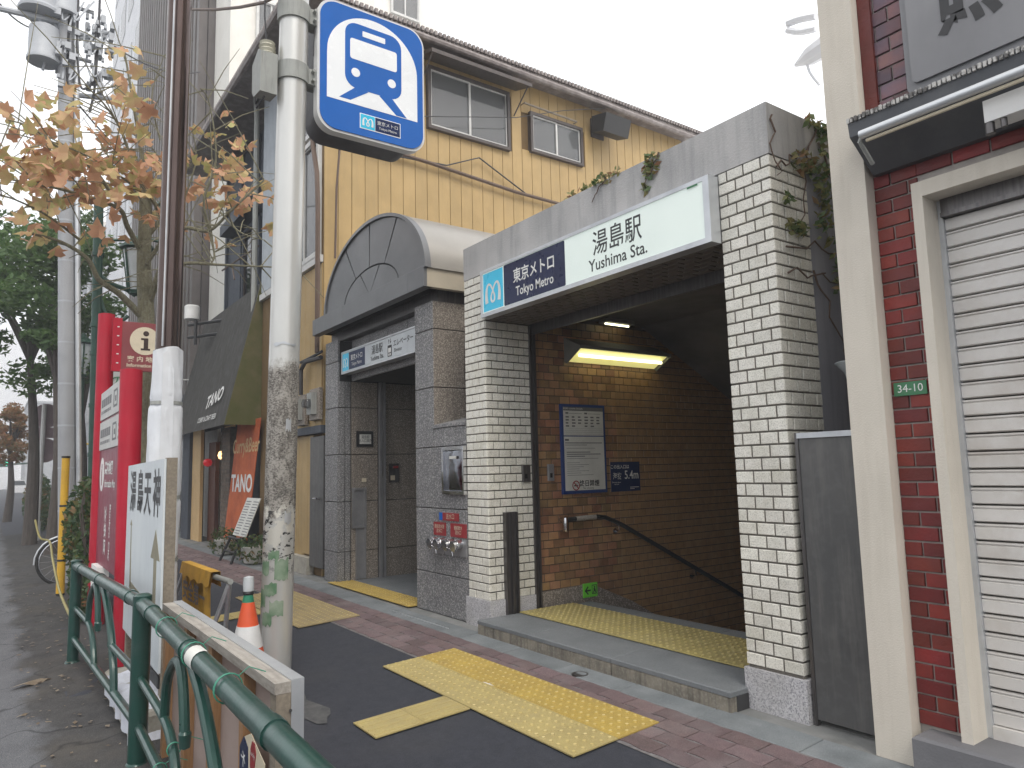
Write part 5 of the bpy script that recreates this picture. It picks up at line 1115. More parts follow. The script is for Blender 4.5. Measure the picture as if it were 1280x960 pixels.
# ------------------------------------------------------------------ green railing
ral = thing('green_railing', 'dark green tubular guard railing with curled infill beside the road', 'railing', (-4.3, .67, -.14))
def ry(x): return .67-.03*(-4.3-x) if x < -4.3 else .67-.024*(x+4.3)
posts = [-6.95, -4.30, -1.25, 1.5]
for x in posts:
    y = ry(x); zt = .655 if x < -6 else .70
    MB().cyl((x, y, -.2), (x, y, zt), .046 if x > -6 else .042, n=20).lathe((x, y, zt-.002), [(.046, 0), (.046, .008), (.03, .018), (0, .02)], 20).build('post', 'green_paint', ral)
    MB().lathe((x, y, -.145), [(.046, -.01), (.06, 0), (.052, .02), (.046, .025)], 14).build('post_collar', 'green_paint', ral)
def rp(x, z, dy=0): return (x, ry(x)+dy, z)
def sm(pts, n=6):                               # Catmull-Rom through the points
    P = [V(p) for p in pts]; o_ = []
    for i in range(len(P)-1):
        a, b, c, d = P[max(i-1, 0)], P[i], P[i+1], P[min(i+2, len(P)-1)]
        for k in range(n): t = k/n; o_.append(tuple(.5*((2*b)+(c-a)*t+(2*a-5*b+4*c-d)*t*t+(3*b-a-3*c+d)*t**3)))
    return o_+[tuple(P[-1])]
for i in range(3):
    a, b = posts[i], posts[i+1]; za = .62 if i == 0 else .665; zb = .665; L_ = b-a
    X = lambda f: a+min(L_, 2.68)*f
    MB().tube([rp(a-.02, za), rp(X(.3), za+(zb-za)*.3), rp(b+.02, zb)], .036, 16).build('top_rail', 'green_paint', ral)
    for f in (.12, .46, .88): MB().cyl(rp(X(f)-.03, za+(zb-za)*f), rp(X(f)+.03, za+(zb-za)*f), .0405, n=16).build('sleeve', 'green_paint', ral)
    MB().tube([rp(a, .05), rp(b, .05)], .024, 10).build('lower_rail', 'green_paint', ral)
    MB().tube(sm([rp(a, .29), rp(X(.15), .29), rp(X(.29), .285), rp(X(.36), .24), rp(X(.40), .15), rp(X(.42), .05)]), .020, 10).build('curled_bar', 'green_paint', ral)
    MB().tube(sm([rp(X(.285), .29), rp(X(.30), .44), rp(X(.345), .54), rp(X(.39), .58), rp(X(.425), .54), rp(X(.445), .44), rp(X(.455), .34)]), .020, 10).lathe(V(rp(X(.457), .30)), [(0, -.01), (.02, 0), (.024, .05), (.018, .06), (0, .062)], 12).build('hoop', 'green_paint', ral)
    MB().tube(sm([rp(X(.45), .655), rp(X(.50), .62), rp(X(.57), .54), rp(X(.65), .38), rp(X(.70), .2), rp(X(.72), .06)]), .022, 10).build('curled_bar', 'green_paint', ral)
    MB().tube([rp(X(.66), .30), rp(b, .30)], .020, 10).lathe(V(rp(X(.655), .29)), [(0, -.01), (.02, 0), (.02, .03), (0, .035)], 10).build('mid_bar', 'green_paint', ral)
for k, (x, z, r) in enumerate(((-3.55, .665, .044), (-2.95, .665, .044), (-2.42, .665, .044), (-3.3, .23, .026), (-3.62, .05, .03))):
    c = V(rp(x, z)); mb = MB().torus(c, (1, .03, 0), r, .0022, 18, 5).torus(c+V((.006, 0, 0)), (1, .1, .05), r, .0022, 18, 5)
    mb.tube([tuple(c+V((0, r*.7, r*.7))), tuple(c+V((.01, .06, r+.012))), tuple(c+V((.02, .11, r-.01)))], .0018, 5)
    tag(mb.build('wire_tie', 'green_wire'), ('green wire twisted round the top rail', 'green wire twisted round a low bar of the railing')[k > 2] + ('', ' near the post', ' beside the sticker', '', ' near the road')[k] if k not in (0, 3) else ('green wire tie on the top rail next to the tall post' if k == 0 else 'green wire tie on the curled middle bar of the railing'), 'wire tie')
lb = MB(); c = V(rp(-2.86, .665)); 
for i in range(9):
    for x in (-.055, .055): a = radians(-150+20*i+90); lb.v.append((c.x+x, c.y-.0392*sin(a+.6), c.z+.0392*cos(a+.6)))
lb.f = [(2*i, 2*i+1, 2*i+3, 2*i+2) for i in range(8)]; tag(lb.build('round_sticker', 'paper'), 'torn pale sticker wrapped on the green top rail', 'sticker')
# ------------------------------------------------------------------ board frame tied behind the railing
hd = thing('timber_hoarding', 'low weathered timber framed panel tied behind the green railing', 'hoarding', (-3.3, .8, -.1))
Fh_ = front(-4.32, .835, -.14); HW, HH = 1.90, .79
MB().fbox(Fh_, 0, HW, 0, HH-.035, 0, .012).build('plywood_sheet', 'plywood', hd)
MB().fbox(Fh_, 0, HW, HH-.035, HH, -.015, .065).build('top_batten', 'timber_grey', hd)
for u in (.0, .50, .98, 1.46): MB().fbox(Fh_, u, u+.055, 0, HH-.036, .0125, .055).build('upright_batten', 'timber_orange', hd)
MB().fbox(Fh_, HW-.06, HW, 0, HH-.036, .0125, .06).build('upright_batten', 'timber', hd)
MB().fbox(Fh_, HW+.001, HW+.005, 0, HH+.005, -.03, .012).fbox(Fh_, 0, HW, HH+.001, HH+.005, -.03, .012).build('metal_face', 'alu', hd)
for u, v in ((1.87, .70), (1.87, .58)): MB().cyl(Fh_.p(HW+.004, v, .015), Fh_.p(HW+.008, v, .015), .005, n=8).build('screw', 'dark_steel', hd)
fy = thing('taped_flyer', 'cream flyer with blue and red labels taped to the low timber panel', 'flyer', (-2.45, .8, .5))
a = on_y(312, 980, .80); Ff_ = front(a.x, .775, a.z)
MB().fpoly(Ff_, [(0, 0), (.25, -.02), (.26, .15), (.10, .205), (.01, .17)], 0, .002).build('sheet', 'cream_disc', fy)
MB().fpoly(Ff_, [(-.03, .02), (.03, -.02), (.075, .06), (.07, .15), (.02, .175), (-.03, .13)], .002, .004).build('blue_label', 'navy', fy)
MB().fpoly(Ff_, [(.10, .15), (.12, .185), (.15, .185), (.165, .155), (.145, .09), (.12, .06), (.10, .10)], .002, .004).build('red_label', 'fire_red', fy)
text('大', .05, Ff_, .02, .10, 'white_ink', fy, w=.005, rot=-.9, bold=.001); text('Lucky', .022, Ff_, .132, .145, 'white_ink', fy, w=.005, rot=-.1)

# ------------------------------------------------------------------ cone and barrier
cn = thing('traffic_cone', 'orange and white striped traffic cone with a clear lamp on top', 'traffic cone', (-4.72, 1.33, g(1.33)))
c = (-4.72, 1.33, g(1.33))
def conesec(z0, z1, mt, nm, r0=.165, H_=.68, e=0):
    f = lambda z: r0-(r0-.028)*z/H_+e
    MB().lathe(c, [(f(z0), z0), (f(z1), z1)], 28).build(nm, mt, cn)
MB().tile(Fr((c[0], c[1], c[2]), (1, 0, 0), (0, 0, 1)), -.19, .19, -.19, .19, 0, .03, .01).build('base_plate', 'cone_orange', cn)
for z0, z1, mt, nm in ((.03, .10, 'cone_orange', 'orange_band'), (.10, .23, 'cone_white', 'reflective_band'), (.23, .37, 'cone_orange', 'orange_band'), (.37, .50, 'cone_white', 'reflective_band'), (.50, .64, 'cone_orange', 'orange_band'), (.64, .685, 'cone_green', 'green_collar')): conesec(z0, z1, mt, nm, e=.002 if 'reflect' in nm else 0)
MB().lathe((c[0], c[1], c[2]+.685), [(0, 0), (.03, 0), (.034, .01), (.03, .02), (0, .021)], 18).build('lamp_base', 'black', cn); MB().lathe((c[0], c[1], c[2]+.707), [(.032, 0), (.034, .05), (.030, .085), (.0, .092)], 18).build('lamp_lens', 'clear_plastic', cn)
br = thing('barrier_stand', 'yellow cloth barrier on a grey tube frame reading 安全第一', 'barrier', (-5.5, 1.25, -.1))
MB().cyl((-6.2, 1.25, .62), (-4.83, 1.25, .655), .018, n=12).build('top_tube', 'grey_box', br)
for x in (-6.12, -4.86):
    for s_ in (1, -1): MB().cyl((x, 1.25, .64), (x-.55, 1.25+.1*s_, g(1.25+.1*s_)), .015, n=10).build('leg', 'alu', br)
ck = MB(); nx = 26
for i in range(nx+1):
    x = -6.1+.92*i/nx; wv = .012*sin(i*1.1)+.01*sin(i*.47)
    ck.v += [(x, 1.228+wv*.3, .66+.012*i/nx), (x, 1.22+wv, .57), (x, 1.225+wv, .37-.02*sin(i*.12)+.01*i/nx)]
for i in range(nx): a = 3*i; ck.f += [(a, a+3, a+4, a+1), (a+1, a+4, a+5, a+2)]
ck.build('cloth', 'barrier_yellow', br); ck = MB()
for i in range(nx+1):
    x = -6.1+.92*i/nx; ck.v += [(x, 1.20, .585+.01*sin(i)), (x, 1.215, .672+.01*i/nx), (x, 1.275, .672+.01*i/nx), (x, 1.28, .58)]
for i in range(nx): a = 4*i; ck.f += [(a, a+4, a+5, a+1), (a+1, a+5, a+6, a+2), (a+2, a+6, a+7, a+3)]
ck.build('rolled_cloth', 'barrier_yellow', br)
text('安全第一', .15, front(0, 1.205, 0), -5.62, .485, 'soft_ink', br, sx=1.15, bold=.004, w=.006)

# ------------------------------------------------------------------ further along the kerb
yt = thing('guard_tube', 'slim yellow guard tube standing by the concrete utility pole', 'guard tube', (-10.9, .775, -.13))
a, b = on_x(75, 744, -10.9), on_x(82.5, 570, -10.9)
MB().cyl(a, b, .048, .045, 16).build('tube', 'yellow_tube', yt); 
for f in (.0, .63, .24, .985): p_ = a.lerp(b, f); MB().cyl(p_, p_+V((0, 0, .025)), .05, n=14).build('band', 'black', yt)
UX = -12.2
up = thing('utility_pole', 'tall concrete utility pole with transformers and steel arms at its top', 'utility pole', (UX, .95, 0))
a, b = on_x(84, 735, UX), on_x(82, -40, UX); UB, UT = a, b
MB().cyl(a, b, .115, .10, 20).build('pole_shaft', 'utility_concrete', up)
off = V((.08, .145, 0)); MB().cyl(a+off, b+off*.9, .038, n=10).build('cable_pipe', 'alu', up)
for k in range(14): p_ = a.lerp(b, .05+.065*k); MB().cyl(p_, p_+V((0, 0, .025)), .118-.001*k, n=14).build('band', 'transformer', up)
def transformer(px, py, r, h, lab=None):
    p_ = on_x(px, py, UX); mb = MB().lathe((p_.x, p_.y, p_.z), [(r*1.08, 0), (r*1.1, .04), (r, .08), (r, h), (r*.8, h+.03), (0, h+.05)], 20)
    mb.build('transformer', 'transformer', up); MB().cyl((p_.x, p_.y, p_.z-.12), (p_.x, p_.y+.02, p_.z), .02).cyl((p_.x, p_.y, p_.z+h*.4), tuple(V((UX, UB.y, p_.z+h*.4))), .03).build('hanger', 'transformer', up)
transformer(54, 78, .20, .52); transformer(50, 18, .26, .7); transformer(79, 20, .2, .5)
for (x0, y0, x1, y1, r) in ((-20, 6, 75, 28, .045), (80, 36, 118, 48, .045), (85, 52, 140, 40, .03), (78, 120, 96, 126, .03), (88, 118, 160, 126, .04)): MB().cyl(on_x(x0, y0, UX), on_x(x1, y1, UX), r, n=8).build('cross_arm', 'transformer', up)
gear = MB(); Rg = random.Random(2)
for k in range(46):
    p_ = on_x(Rg.uniform(108, 142), Rg.uniform(18, 112), UX+Rg.uniform(-.3, .3)); s_ = Rg.uniform(.02, .065); gear.box(p_.x-s_, p_.x+s_, p_.y-s_*.6, p_.y+s_*.6, p_.z-s_*1.2, p_.z+s_)
for k in range(40):
    p_ = on_x(Rg.uniform(70, 98), Rg.uniform(5, 115), UX+Rg.uniform(-.2, .2)); s_ = Rg.uniform(.015, .045); gear.box(p_.x-s_, p_.x+s_, p_.y-s_, p_.y+s_, p_.z-s_*1.3, p_.z+s_*1.3)
for k in range(16):
    x, y = Rg.uniform(75, 135), Rg.uniform(0, 90); a_, b_, c_ = on_x(x, y, UX), on_x(x+Rg.uniform(-15, 15), y+25, UX+.2), on_x(x+Rg.uniform(-10, 20), y+Rg.uniform(-5, 20), UX)
    gear.tube(sm([a_, b_, c_]), .012, 5)
gear.build('switch_gear', 'transformer', up, 'stuff')
cp = MB()
for pts in (((98, 0), (96, 60), (100, 105), (108, 110), (118, 95), (120, 40)), ((125, -5), (122, 60), (118, 112), (112, 140)), ((88, 5), (85, 60), (84, 118))): cp.tube(sm([on_x(x, y, UX+.1) for x, y in pts]), .018, 6)
cp.build('hanging_cable', 'cable', up)
# the hose hanging off the yellow tube
cable('hose', 'thin olive hose looping from the yellow tube down to the railing', sm([on_x(44, 650, -11), on_x(50, 672, -10.8), on_x(62, 677, -10.6), on_x(66, 700, -9.5), on_x(75, 740, -8.5), on_x(90, 775, -7.2)]), .012, 'hose', 'hose')
# bush, round planting behind the railing
bu = thing('bush', 'tangled green shrub with reddish leaves between railing and red sign', 'bush', (-9.6, .9, -.1))
q = MB(); leafquads(q, 2300, lambda: inball((-9.7, .93, .75), (.75, .26, .62), .4), .045); leafquads(q, 700, lambda: inball((-8.9, .82, .25), (.6, .14, .4), .4), .04); q.build('foliage', 'bush_leaf', bu, 'stuff')
tw = MB()
for k in range(34): x = -9.7+R.uniform(-.5, .9); tw.tube(wander((x, .9, -.12), (x+R.uniform(-.3, .3), .9+R.uniform(-.15, .15), R.uniform(.5, 1.2)), 5, .03), .008, 5)
tw.build('twig', 'dark_bark', bu, 'stuff')
# bicycle, front wheel towards the railing
bc = thing('bicycle', 'dark blue bicycle parked behind the yellow guard tube', 'bicycle', (-12.3, 1.1, -.1))
BX = -12.3; wc = on_x(80, 701, BX); r_ = .33
for dy in (0, 1.05):
    c_ = wc+V((0, dy, 0)); MB().torus(c_, (1, 0, 0), r_, .018, 36, 8).build('tyre', 'tyre', bc); MB().torus(c_, (1, 0, 0), r_-.025, .008, 36, 6).build('rim', 'chrome', bc)
    sp = MB()
    for k in range(18): t_ = 2*pi*k/18; sp.cyl(c_, c_+V((0, cos(t_), sin(t_)))*(r_-.03), .0025, n=4)
    sp.cyl(c_-V((.04, 0, 0)), c_+V((.04, 0, 0)), .02, n=10); sp.build('spokes', 'steel', bc)
bb = wc+V((0, .52, -.05)); hd_ = wc+V((0, .16, .46)); st_ = wc+V((0, .72, .42)); rr_ = wc+V((0, 1.05, 0))
MB().cyl(wc, hd_, .014).cyl(hd_, bb, .018).cyl(bb, st_, .016).cyl(hd_-V((0, 0, .05)), st_-V((0, 0, .05)), .016).cyl(bb, rr_, .01).cyl(st_, rr_, .01).build('frame', 'bike_blue', bc)
MB().tube(sm([hd_+V((-.26, .12, .12)), hd_+V((-.15, 0, .14)), hd_+V((0, 0, .12)), hd_+V((.15, 0, .14)), hd_+V((.26, .12, .12))]), .012).cyl(hd_, hd_+V((0, 0, .12)), .012).build('handlebar', 'chrome', bc)
MB().tube([st_+V((0, -.14, .09)), st_+V((0, 0, .1)), st_+V((0, .1, .11))], [.02, .05, .08], 10).cyl(st_, st_+V((0, 0, .08)), .012).build('saddle', 'black', bc)
MB().tube([wc+V((0, cos(t_), sin(t_)))*(r_+.03) for t_ in [radians(q_) for q_ in range(40, 200, 16)]], .012, 6).build('mudguard', 'alu', bc)
# green street lamps with lantern heads
def lantern(F0, s_, parent):
    p_ = V(F0); mb = MB().lathe(tuple(p_), [(0, .20*s_), (.03*s_, .18*s_), (.05*s_, .13*s_), (.17*s_, .07*s_), (.19*s_, .03*s_), (.16*s_, .02*s_)], 8).lathe(tuple(p_-V((0, 0, .47*s_))), [(0, -.04*s_), (.08*s_, -.02*s_), (.09*s_, .02*s_), (0, .03*s_)], 8)
    for k in range(6): t_ = pi*k/3; mb.cyl(p_+V((.155*cos(t_), .155*sin(t_), .02))*1 if s_ == 1 else p_+V((.155*cos(t_), .155*sin(t_), .02))*s_, p_+V((.09*cos(t_), .09*sin(t_), -.46))*s_, .012*s_, n=5)
    mb.build('lantern_frame', 'lamp_green', parent); MB().lathe(tuple(p_-V((0, 0, .45*s_))), [(.08*s_, 0), (.145*s_, .46*s_)], 12).build('lantern_glass', 'lamp_glass', parent)
lp = thing('street_lamp', 'dark green street lamp post with two glass lanterns on scrolled arms', 'street lamp', (-10.2, 1.0, 0))
a, b = on_x(116, 640, -10.2), on_x(124, 225, -10.2); a = a+(a-b)*.2
MB().cyl(a, b, .065, .055, 14).build('post', 'lamp_green', lp)
for f in (.3, .42, .55, .62, .8): p_ = a.lerp(b, f); MB().cyl(p_, p_+V((0, 0, .05)), .072, n=12).build('ring', 'lamp_green', lp)
l1 = on_x(172, 315, -10.2); lantern(l1, 1.15, lp); l2 = on_x(213, 262, -10.0); lantern(l2, 1.0, lp)
MB().tube(sm([on_x(125, 345, -10.2), on_x(140, 355, -10.2), on_x(158, 362, -10.2), l1+V((0, 0, -.58))]), .03, 8).build('scrolled_arm', 'lamp_green', lp); MB().tube(sm([on_x(126, 375, -10.2), on_x(132, 392, -10.2), on_x(148, 402, -10.2), on_x(160, 395, -10.2)]), .025, 8).build('scrolled_arm', 'lamp_green', lp); MB().tube(sm([on_x(124, 300, -10.2), on_x(150, 300, -10.2), on_x(190, 300, -10.1), l2+V((0, 0, -.5))]), .02, 8).build('scrolled_arm', 'lamp_green', lp)
lp2 = thing('street_lamp', 'farther street lamp with one small lantern beyond the concrete pole', 'street lamp', (-19, 1.3, 0))
p_ = on_x(104, 432, -19); lantern(p_, 1.5, lp2); MB().cyl(p_-V((0, 0, .6)), V((p_.x, p_.y, -.1)), .06, .06, 10).build('post', 'lamp_green', lp2)
sp_ = thing('sign_post', 'white leaning post with the backs of two round signs and a square plate', 'road sign', (-22, 1, 0))
a, b = on_x(47, 652, -21), on_x(55.5, 506, -21); MB().cyl(a, b, .05, .05, 10).cyl(a, V((a.x, a.y, -.2)), .07, .07, 10).build('post', 'white_paint', sp_)
for px, py in ((58, 520), (55, 563)): c_ = on_x(px, py, -21.1); MB().cyl(c_, c_+V((.02, 0, 0)), .30, n=24).build('round_sign', 'sign_pink', sp_)
c_ = on_x(57, 541, -21.1); MB().box(c_.x, c_.x+.02, c_.y-.32, c_.y+.32, c_.z-.13, c_.z+.13).build('square_plate', 'sign_pink', sp_)
rb_ = thing('red_rack', 'small red framed sign rack standing behind the wrapped pole', 'sign', (-9.9, 1.7, 1.5))
a, b = on_x(176, 572, -9.6), on_x(192, 500, -9.6); Fk_ = side(-9.6, a.y, a.z); ww, hh = b.y-a.y, b.z-a.z
MB().fbox(Fk_, 0, ww, 0, hh, 0, .03).build('panel', 'fire_red', rb_); MB().fbox(Fk_, ww*.35, ww, .03, hh-.03, .03, .04).build('blue_panel', 'navy_wall', rb_)
for k in range(6): MB().fbox(Fk_, ww*.4, ww*.9, .06+k*hh*.145, .12+k*hh*.145, .04, .045).build('label_strip', 'sign_grey', rb_)
MB().cyl(Fk_.p(ww*.3, 0, -.03), Fk_.p(ww*.3, -a.z-.05, -.03), .03).build('post', 'fire_red', rb_)
cc = thing('camera_unit', 'white cylindrical device on dark brackets above the awning corner', 'device', tuple(on_y(240, 395, 3.3)))
p_ = on_y(240, 400, 3.0); MB().lathe((p_.x, p_.y, p_.z), [(0, 0), (.14, .01), (.14, .26), (.12, .28), (0, .29)], 18).build('casing', 'white_paint', cc)
q_ = MB()
for dz in (-.05, -.3): q_.cyl((p_.x-.3, p_.y, p_.z+dz), (p_.x+.6, p_.y+.5, p_.z+dz), .03, n=6)
q_.cyl((p_.x+.1, p_.y+.05, p_.z), (p_.x+.1, p_.y+.05, p_.z-.5), .03).build('bracket', 'black', cc)

# ------------------------------------------------------------------ broad leaved tree in autumn
tr = thing('autumn_tree', 'young street tree with large dry brown and yellow leaves', 'tree', (-9.2, 1.33, -.1))
TX = -9.0
def tp_(x, y, dx=0): return on_x(x, y, TX+dx)
tk = [V((TX, tp_(183, 400).y, -.12)), tp_(184, 470), tp_(183, 400), tp_(180, 330), tp_(182, 260), tp_(181, 230)]
MB().tube(sm(tk), [.11-.0018*i for i in range(31)], 14).build('trunk', 'bark', tr)
brs = [([(181, 400), (150, 368), (124, 350), (108, 322), (70, 300), (25, 290)], .055, (0, .5)), ([(184, 385), (196, 350), (206, 320), (215, 300), (232, 285), (262, 288), (290, 262), (330, 225)], .05, (0, 1.2)),
       ([(180, 320), (160, 285), (150, 262), (120, 250), (70, 235), (0, 222)], .045, (0, .6)), ([(210, 335), (235, 329), (275, 331), (345, 334)], .035, (.4, 1.2)),
       ([(181, 300), (200, 270), (185, 240), (165, 200), (150, 160), (130, 130), (110, 110)], .035, (0, .3)), ([(182, 262), (180, 215), (170, 150), (160, 90), (155, 60)], .035, (0, .2)),
       ([(150, 262), (120, 215), (80, 190), (40, 160), (10, 150)], .028, (0, .8)), ([(183, 330), (205, 290), (190, 250), (170, 235), (120, 200), (60, 175)], .03, (.1, .8)),
       ([(262, 288), (268, 320), (262, 330)], .02, (.8, .9)), ([(262, 288), (255, 250), (270, 200), (262, 130), (250, 110)], .022, (.8, 1.2)), ([(275, 265), (300, 290), (330, 300)], .015, (1, 1.3)),
       ([(200, 175), (190, 120), (205, 70)], .014, (.2, .4)), ([(100, 300), (60, 270), (20, 250), (0, 245)], .02, (.3, .8)), ([(230, 250), (245, 200), (240, 160)], .015, (.7, 1))]
bm = MB(); twpts = []
for pts, r0, (d0, d1) in brs:
    P = [tp_(x, y, d0+(d1-d0)*i/(len(pts)-1)) for i, (x, y) in enumerate(pts)]; S_ = sm(P); n_ = len(S_)
    bm.tube(S_, [r0*.78*(1-.78*i/n_) for i in range(n_)], 8)
    twpts += [V(p_) for p_ in S_[n_//4:]]
for k in range(150):
    p_ = R.choice(twpts); d = V((R.gauss(0, .3), R.gauss(0, .5), R.gauss(.05, .45))); bm.tube([tuple(p_), tuple(p_+d*.5+V((0, 0, .04))), tuple(p_+d)], [.008, .006, .003], 4)
bm.build('branch', 'bark', tr)
# a lobed leaf, folded along its rib and curled at the tip
def leaf_mesh(k):
    Rl = random.Random(k); mb = MB(); o_ = [(0, -.12), (.34, -.22), (.62, .02), (.42, .22), (.72, .5), (.36, .52), (.0, 1.02)]
    cu = Rl.uniform(.2, .7); fo = Rl.uniform(.25, .8)
    def q_(x, y): return (x*.5*(1-.25*fo), y*.5-.15, -abs(x)*fo*.33-cu*.32*y*y+.03*Rl.uniform(-1, 1))
    rib = [q_(0, -.12), q_(0, .15), q_(0, .5), q_(0, 1.02)]
    for s_ in (1, -1):
        e = [q_(s_*x, y) for x, y in o_[1:6]]; k0 = len(mb.v)
        mb.v += rib+e; f = [(0, 4, 1), (4, 5, 1), (5, 6, 1), (6, 2, 1), (6, 7, 2), (7, 8, 2), (8, 3, 2)]
        mb.f += [tuple(i+k0 for i in (t if s_ > 0 else t[::-1])) for t in f]
    return mb
lms = [leaf_mesh(k) for k in range(8)]; lme = [m_.mesh('leaf', (0, 0, 0), 'dry_leaf', True) for m_ in lms]
def region():
    k = R.random()
    if k < .50: x, y = R.gauss(75, 52), R.gauss(212, 34)-12
    elif k < .60: x, y = R.gauss(165, 24), R.gauss(120, 36)
    elif k < .78: x, y = R.gauss(185, 32), R.gauss(225, 32)
    elif k < .96: x, y = R.gauss(285, 32), R.gauss(235, 46)
    else: x, y = R.gauss(60, 40), R.gauss(290, 22)
    return x, y
made = 0; rest = MB(); cl_ = []
while made < 400:
    x, y = region()
    if not (-70 < x < 350 and 60 < y < 335): continue
    if 205 < x < 250 and y > 200 and R.random() < .4: continue
    if x > 338 or (y > 318): continue
    p_ = tp_(x, y, R.uniform(-.4, 1.2)); s_ = R.uniform(.2, .36)
    rot = (R.gauss(.9, .7), R.gauss(0, .5), R.uniform(0, 6.28))
    if made < 296: inst('leaf', R.choice(lme), p_, tr, rot, (s_*2.0*.5, s_, s_))
    else:
        from mathutils import Euler
        E_ = Euler(rot).to_matrix(); lm_ = R.choice(lms); rest.add([p_+E_@V((q_[0]*s_, q_[1]*s_, q_[2]*s_)) for q_ in lm_.v], lm_.f)
    made += 1
rest.build('foliage', 'dry_leaf', tr, 'stuff')
# green trees beyond
def bigtree(name, label, base, top, crown, leafmt, n, size, cat='tree', limbs=7, tr_=.16, clumps=34):
    t = thing(name, label, cat, base); mb = MB(); base, top = V(base), V(top)
    mb.tube(sm([base, base.lerp(top, .5)+V((.05, .08, 0)), top]), [tr_*(1-.05*i) for i in range(13)], 10); q = MB(); Rt = random.Random(hash(label) % 9999 if False else len(label)*7)
    (cx, cy, cz), (rx, ry_, rz_) = crown
    for k in range(limbs):
        a_ = 2*pi*k/limbs; e = V((cx+rx*.6*cos(a_), cy+ry_*.6*sin(a_), cz+rz_*Rt.uniform(-.2, .6))); mb.tube(sm([top, top.lerp(e, .5)+V((0, 0, .3)), e]), [tr_*.5*(1-.1*i) if i < 9 else tr_*.05 for i in range(13)], 6)
    mb.build('trunk', 'dark_bark', t)
    for k in range(clumps):
        while 1:
            d = V((Rt.uniform(-1, 1), Rt.uniform(-1, 1), Rt.uniform(-1, 1)))
            if .35 < d.length < 1: break
        c_ = (cx+d.x*rx, cy+d.y*ry_, cz+d.z*rz_); s_ = Rt.uniform(.22, .4)
        leafquads(q, n//clumps, lambda: inball(c_, (rx*s_, ry_*s_, rz_*s_*.6), .1), size, .35)
    q.build('crown', leafmt, t, 'stuff'); return t
c_ = on_x(35, 385, -20); bigtree('street_tree', 'large dense green street tree left of the concrete utility pole', (-20, on_x(38, 650, -20).y, -.2), tuple(on_x(38, 450, -20)), ((-20, c_.y-.1, c_.z), (2.6, 2.0, 2.1)), 'green_leaf', 15000, .085)
c_ = on_x(102, 380, -16); bigtree('street_tree', 'slimmer green tree crown showing between utility pole and lamp post', (-24, 2.0, -.2), (-24, 2.0, 3.2), ((-24, on_x(102, 375, -24).y, 6.5), (1.5, 1.2, 2.6)), 'green_leaf', 5000, .08, clumps=20)
c_ = on_x(14, 545, -32); bigtree('shrub_tree', 'low tree with russet and olive leaves beyond the large green tree', (-32, c_.y, -.3), tuple(c_-V((0, 0, .6))), (tuple(c_+V((0, -.1, .1))), (2.2, .95, 1.15)), 'orange_leaf', 5000, .075, clumps=24)
c_ = on_x(52, 600, -26); t_ = thing('hedge', 'dark green hedge at the roadside beneath the distant trees', 'hedge', tuple(c_)); q = MB(); leafquads(q, 3200, lambda: inball((-27, on_x(33, 650, -27).y+.25, .6), (4, .35, .95), .2), .07); q.build('foliage', 'bush_leaf', t_, 'stuff')
bigtree('tree_trunk', 'dark bare trunk just right of the round road signs', (-17, on_x(66, 640, -17).y, -.2), tuple(on_x(70, 470, -17)), (tuple(on_x(60, 440, -17)), (1.0, .6, .6)), 'green_leaf', 900, .08, clumps=8, tr_=.13)

# ------------------------------------------------------------------ buildings down the street
tw_ = thing('ribbed_tower', 'dark brown vertically ribbed office block behind the autumn tree', 'building', (-22.5, 3.6, 0))
MB().box(-27.6, -17.5, 3.75, 6.5, 0, 26).build('core', 'tower_dark', tw_)
for k in range(24): MB().box(-27.6+.425*k, -27.36+.425*k, 3.55, 3.74, 3.2, 26).build('rib', 'tower_dark', tw_)
for k in range(0): MB().box(-17.5, -17.3, 4.0+.9*k, 4.45+.9*k, 3.2, 26).build('rib', 'tower_dark', tw_)
MB().box(-27.6, -17.4, 3.5, 3.9, 2.8, 3.2).build('fascia', 'navy_wall', tw_)
for k in range(4): MB().box(-27+2.4*k, -25+2.4*k, 3.7, 3.76, .1, 2.6).build('shop_window', 'dark_glass', tw_)
def tower(name, label, x0, x1, y0, y1, h, mt, st, nw, grp=None):
    t = thing(name, label, 'building', ((x0+x1)/2, y0, 0), grp); MB().box(x0, x1, y0, y1, -.2, h).build('wall', mt, t); MB().box(x0-.1, x1+.1, y0-.1, y1, h, h+.3).build('parapet', mt, t)
    m0 = MB().box(0, (x1-x0)/nw*.6, -.02, .05, 0, st*.5).mesh('window', (0, 0, 0), 'dark_pane'); n_ = 0
    for k in range(int(h//st)):
        for j in range(nw):
            if n_ < 120: inst('window', m0, (x0+(x1-x0)/nw*(j+.2), y0, 1+st*k), t); n_ += 1
    m1 = MB().box(-.05, .02, 0, 1.2, 0, st*.5).mesh('window', (0, 0, 0), 'dark_pane')
    for k in range(int(h//st)):
        for j in range(3): inst('window', m1, (x1, y0+1+2.2*j, 1+st*k), t)
    return t
tower('white_tower', 'tall pale tower block seen beside the dark ribbed one', -37, -27.8, 3.7, 15, 34, 'tower_white', 3.2, 4)
tower('mid_block', 'grey mid rise block farther down the street with shop signs', -50, -37.2, 3.9, 14, 13, 'grey_house', 3.2, 5)
tower('cream_block', 'cream block at the distant bend of the street', -75, -50.3, 4.3, 16, 17, 'cream_wall', 3.2, 7)
tower('distant_block', 'faint pale building closing the view at the far end of the street', -170, -150, -14, 30, 27, 'tower_white', 3.4, 6)
tower('distant_block', 'low grey building at the far end of the street left of the pale one', -135, -120, 3.5, 20, 12, 'grey_house', 3.2, 5)
bh = thing('rear_building', 'tall plain white building rising behind the ochre house and beside the ribbed tower', 'building', (-17, 3.9, 0))
yr = on_x(545, 60, -16.05).y
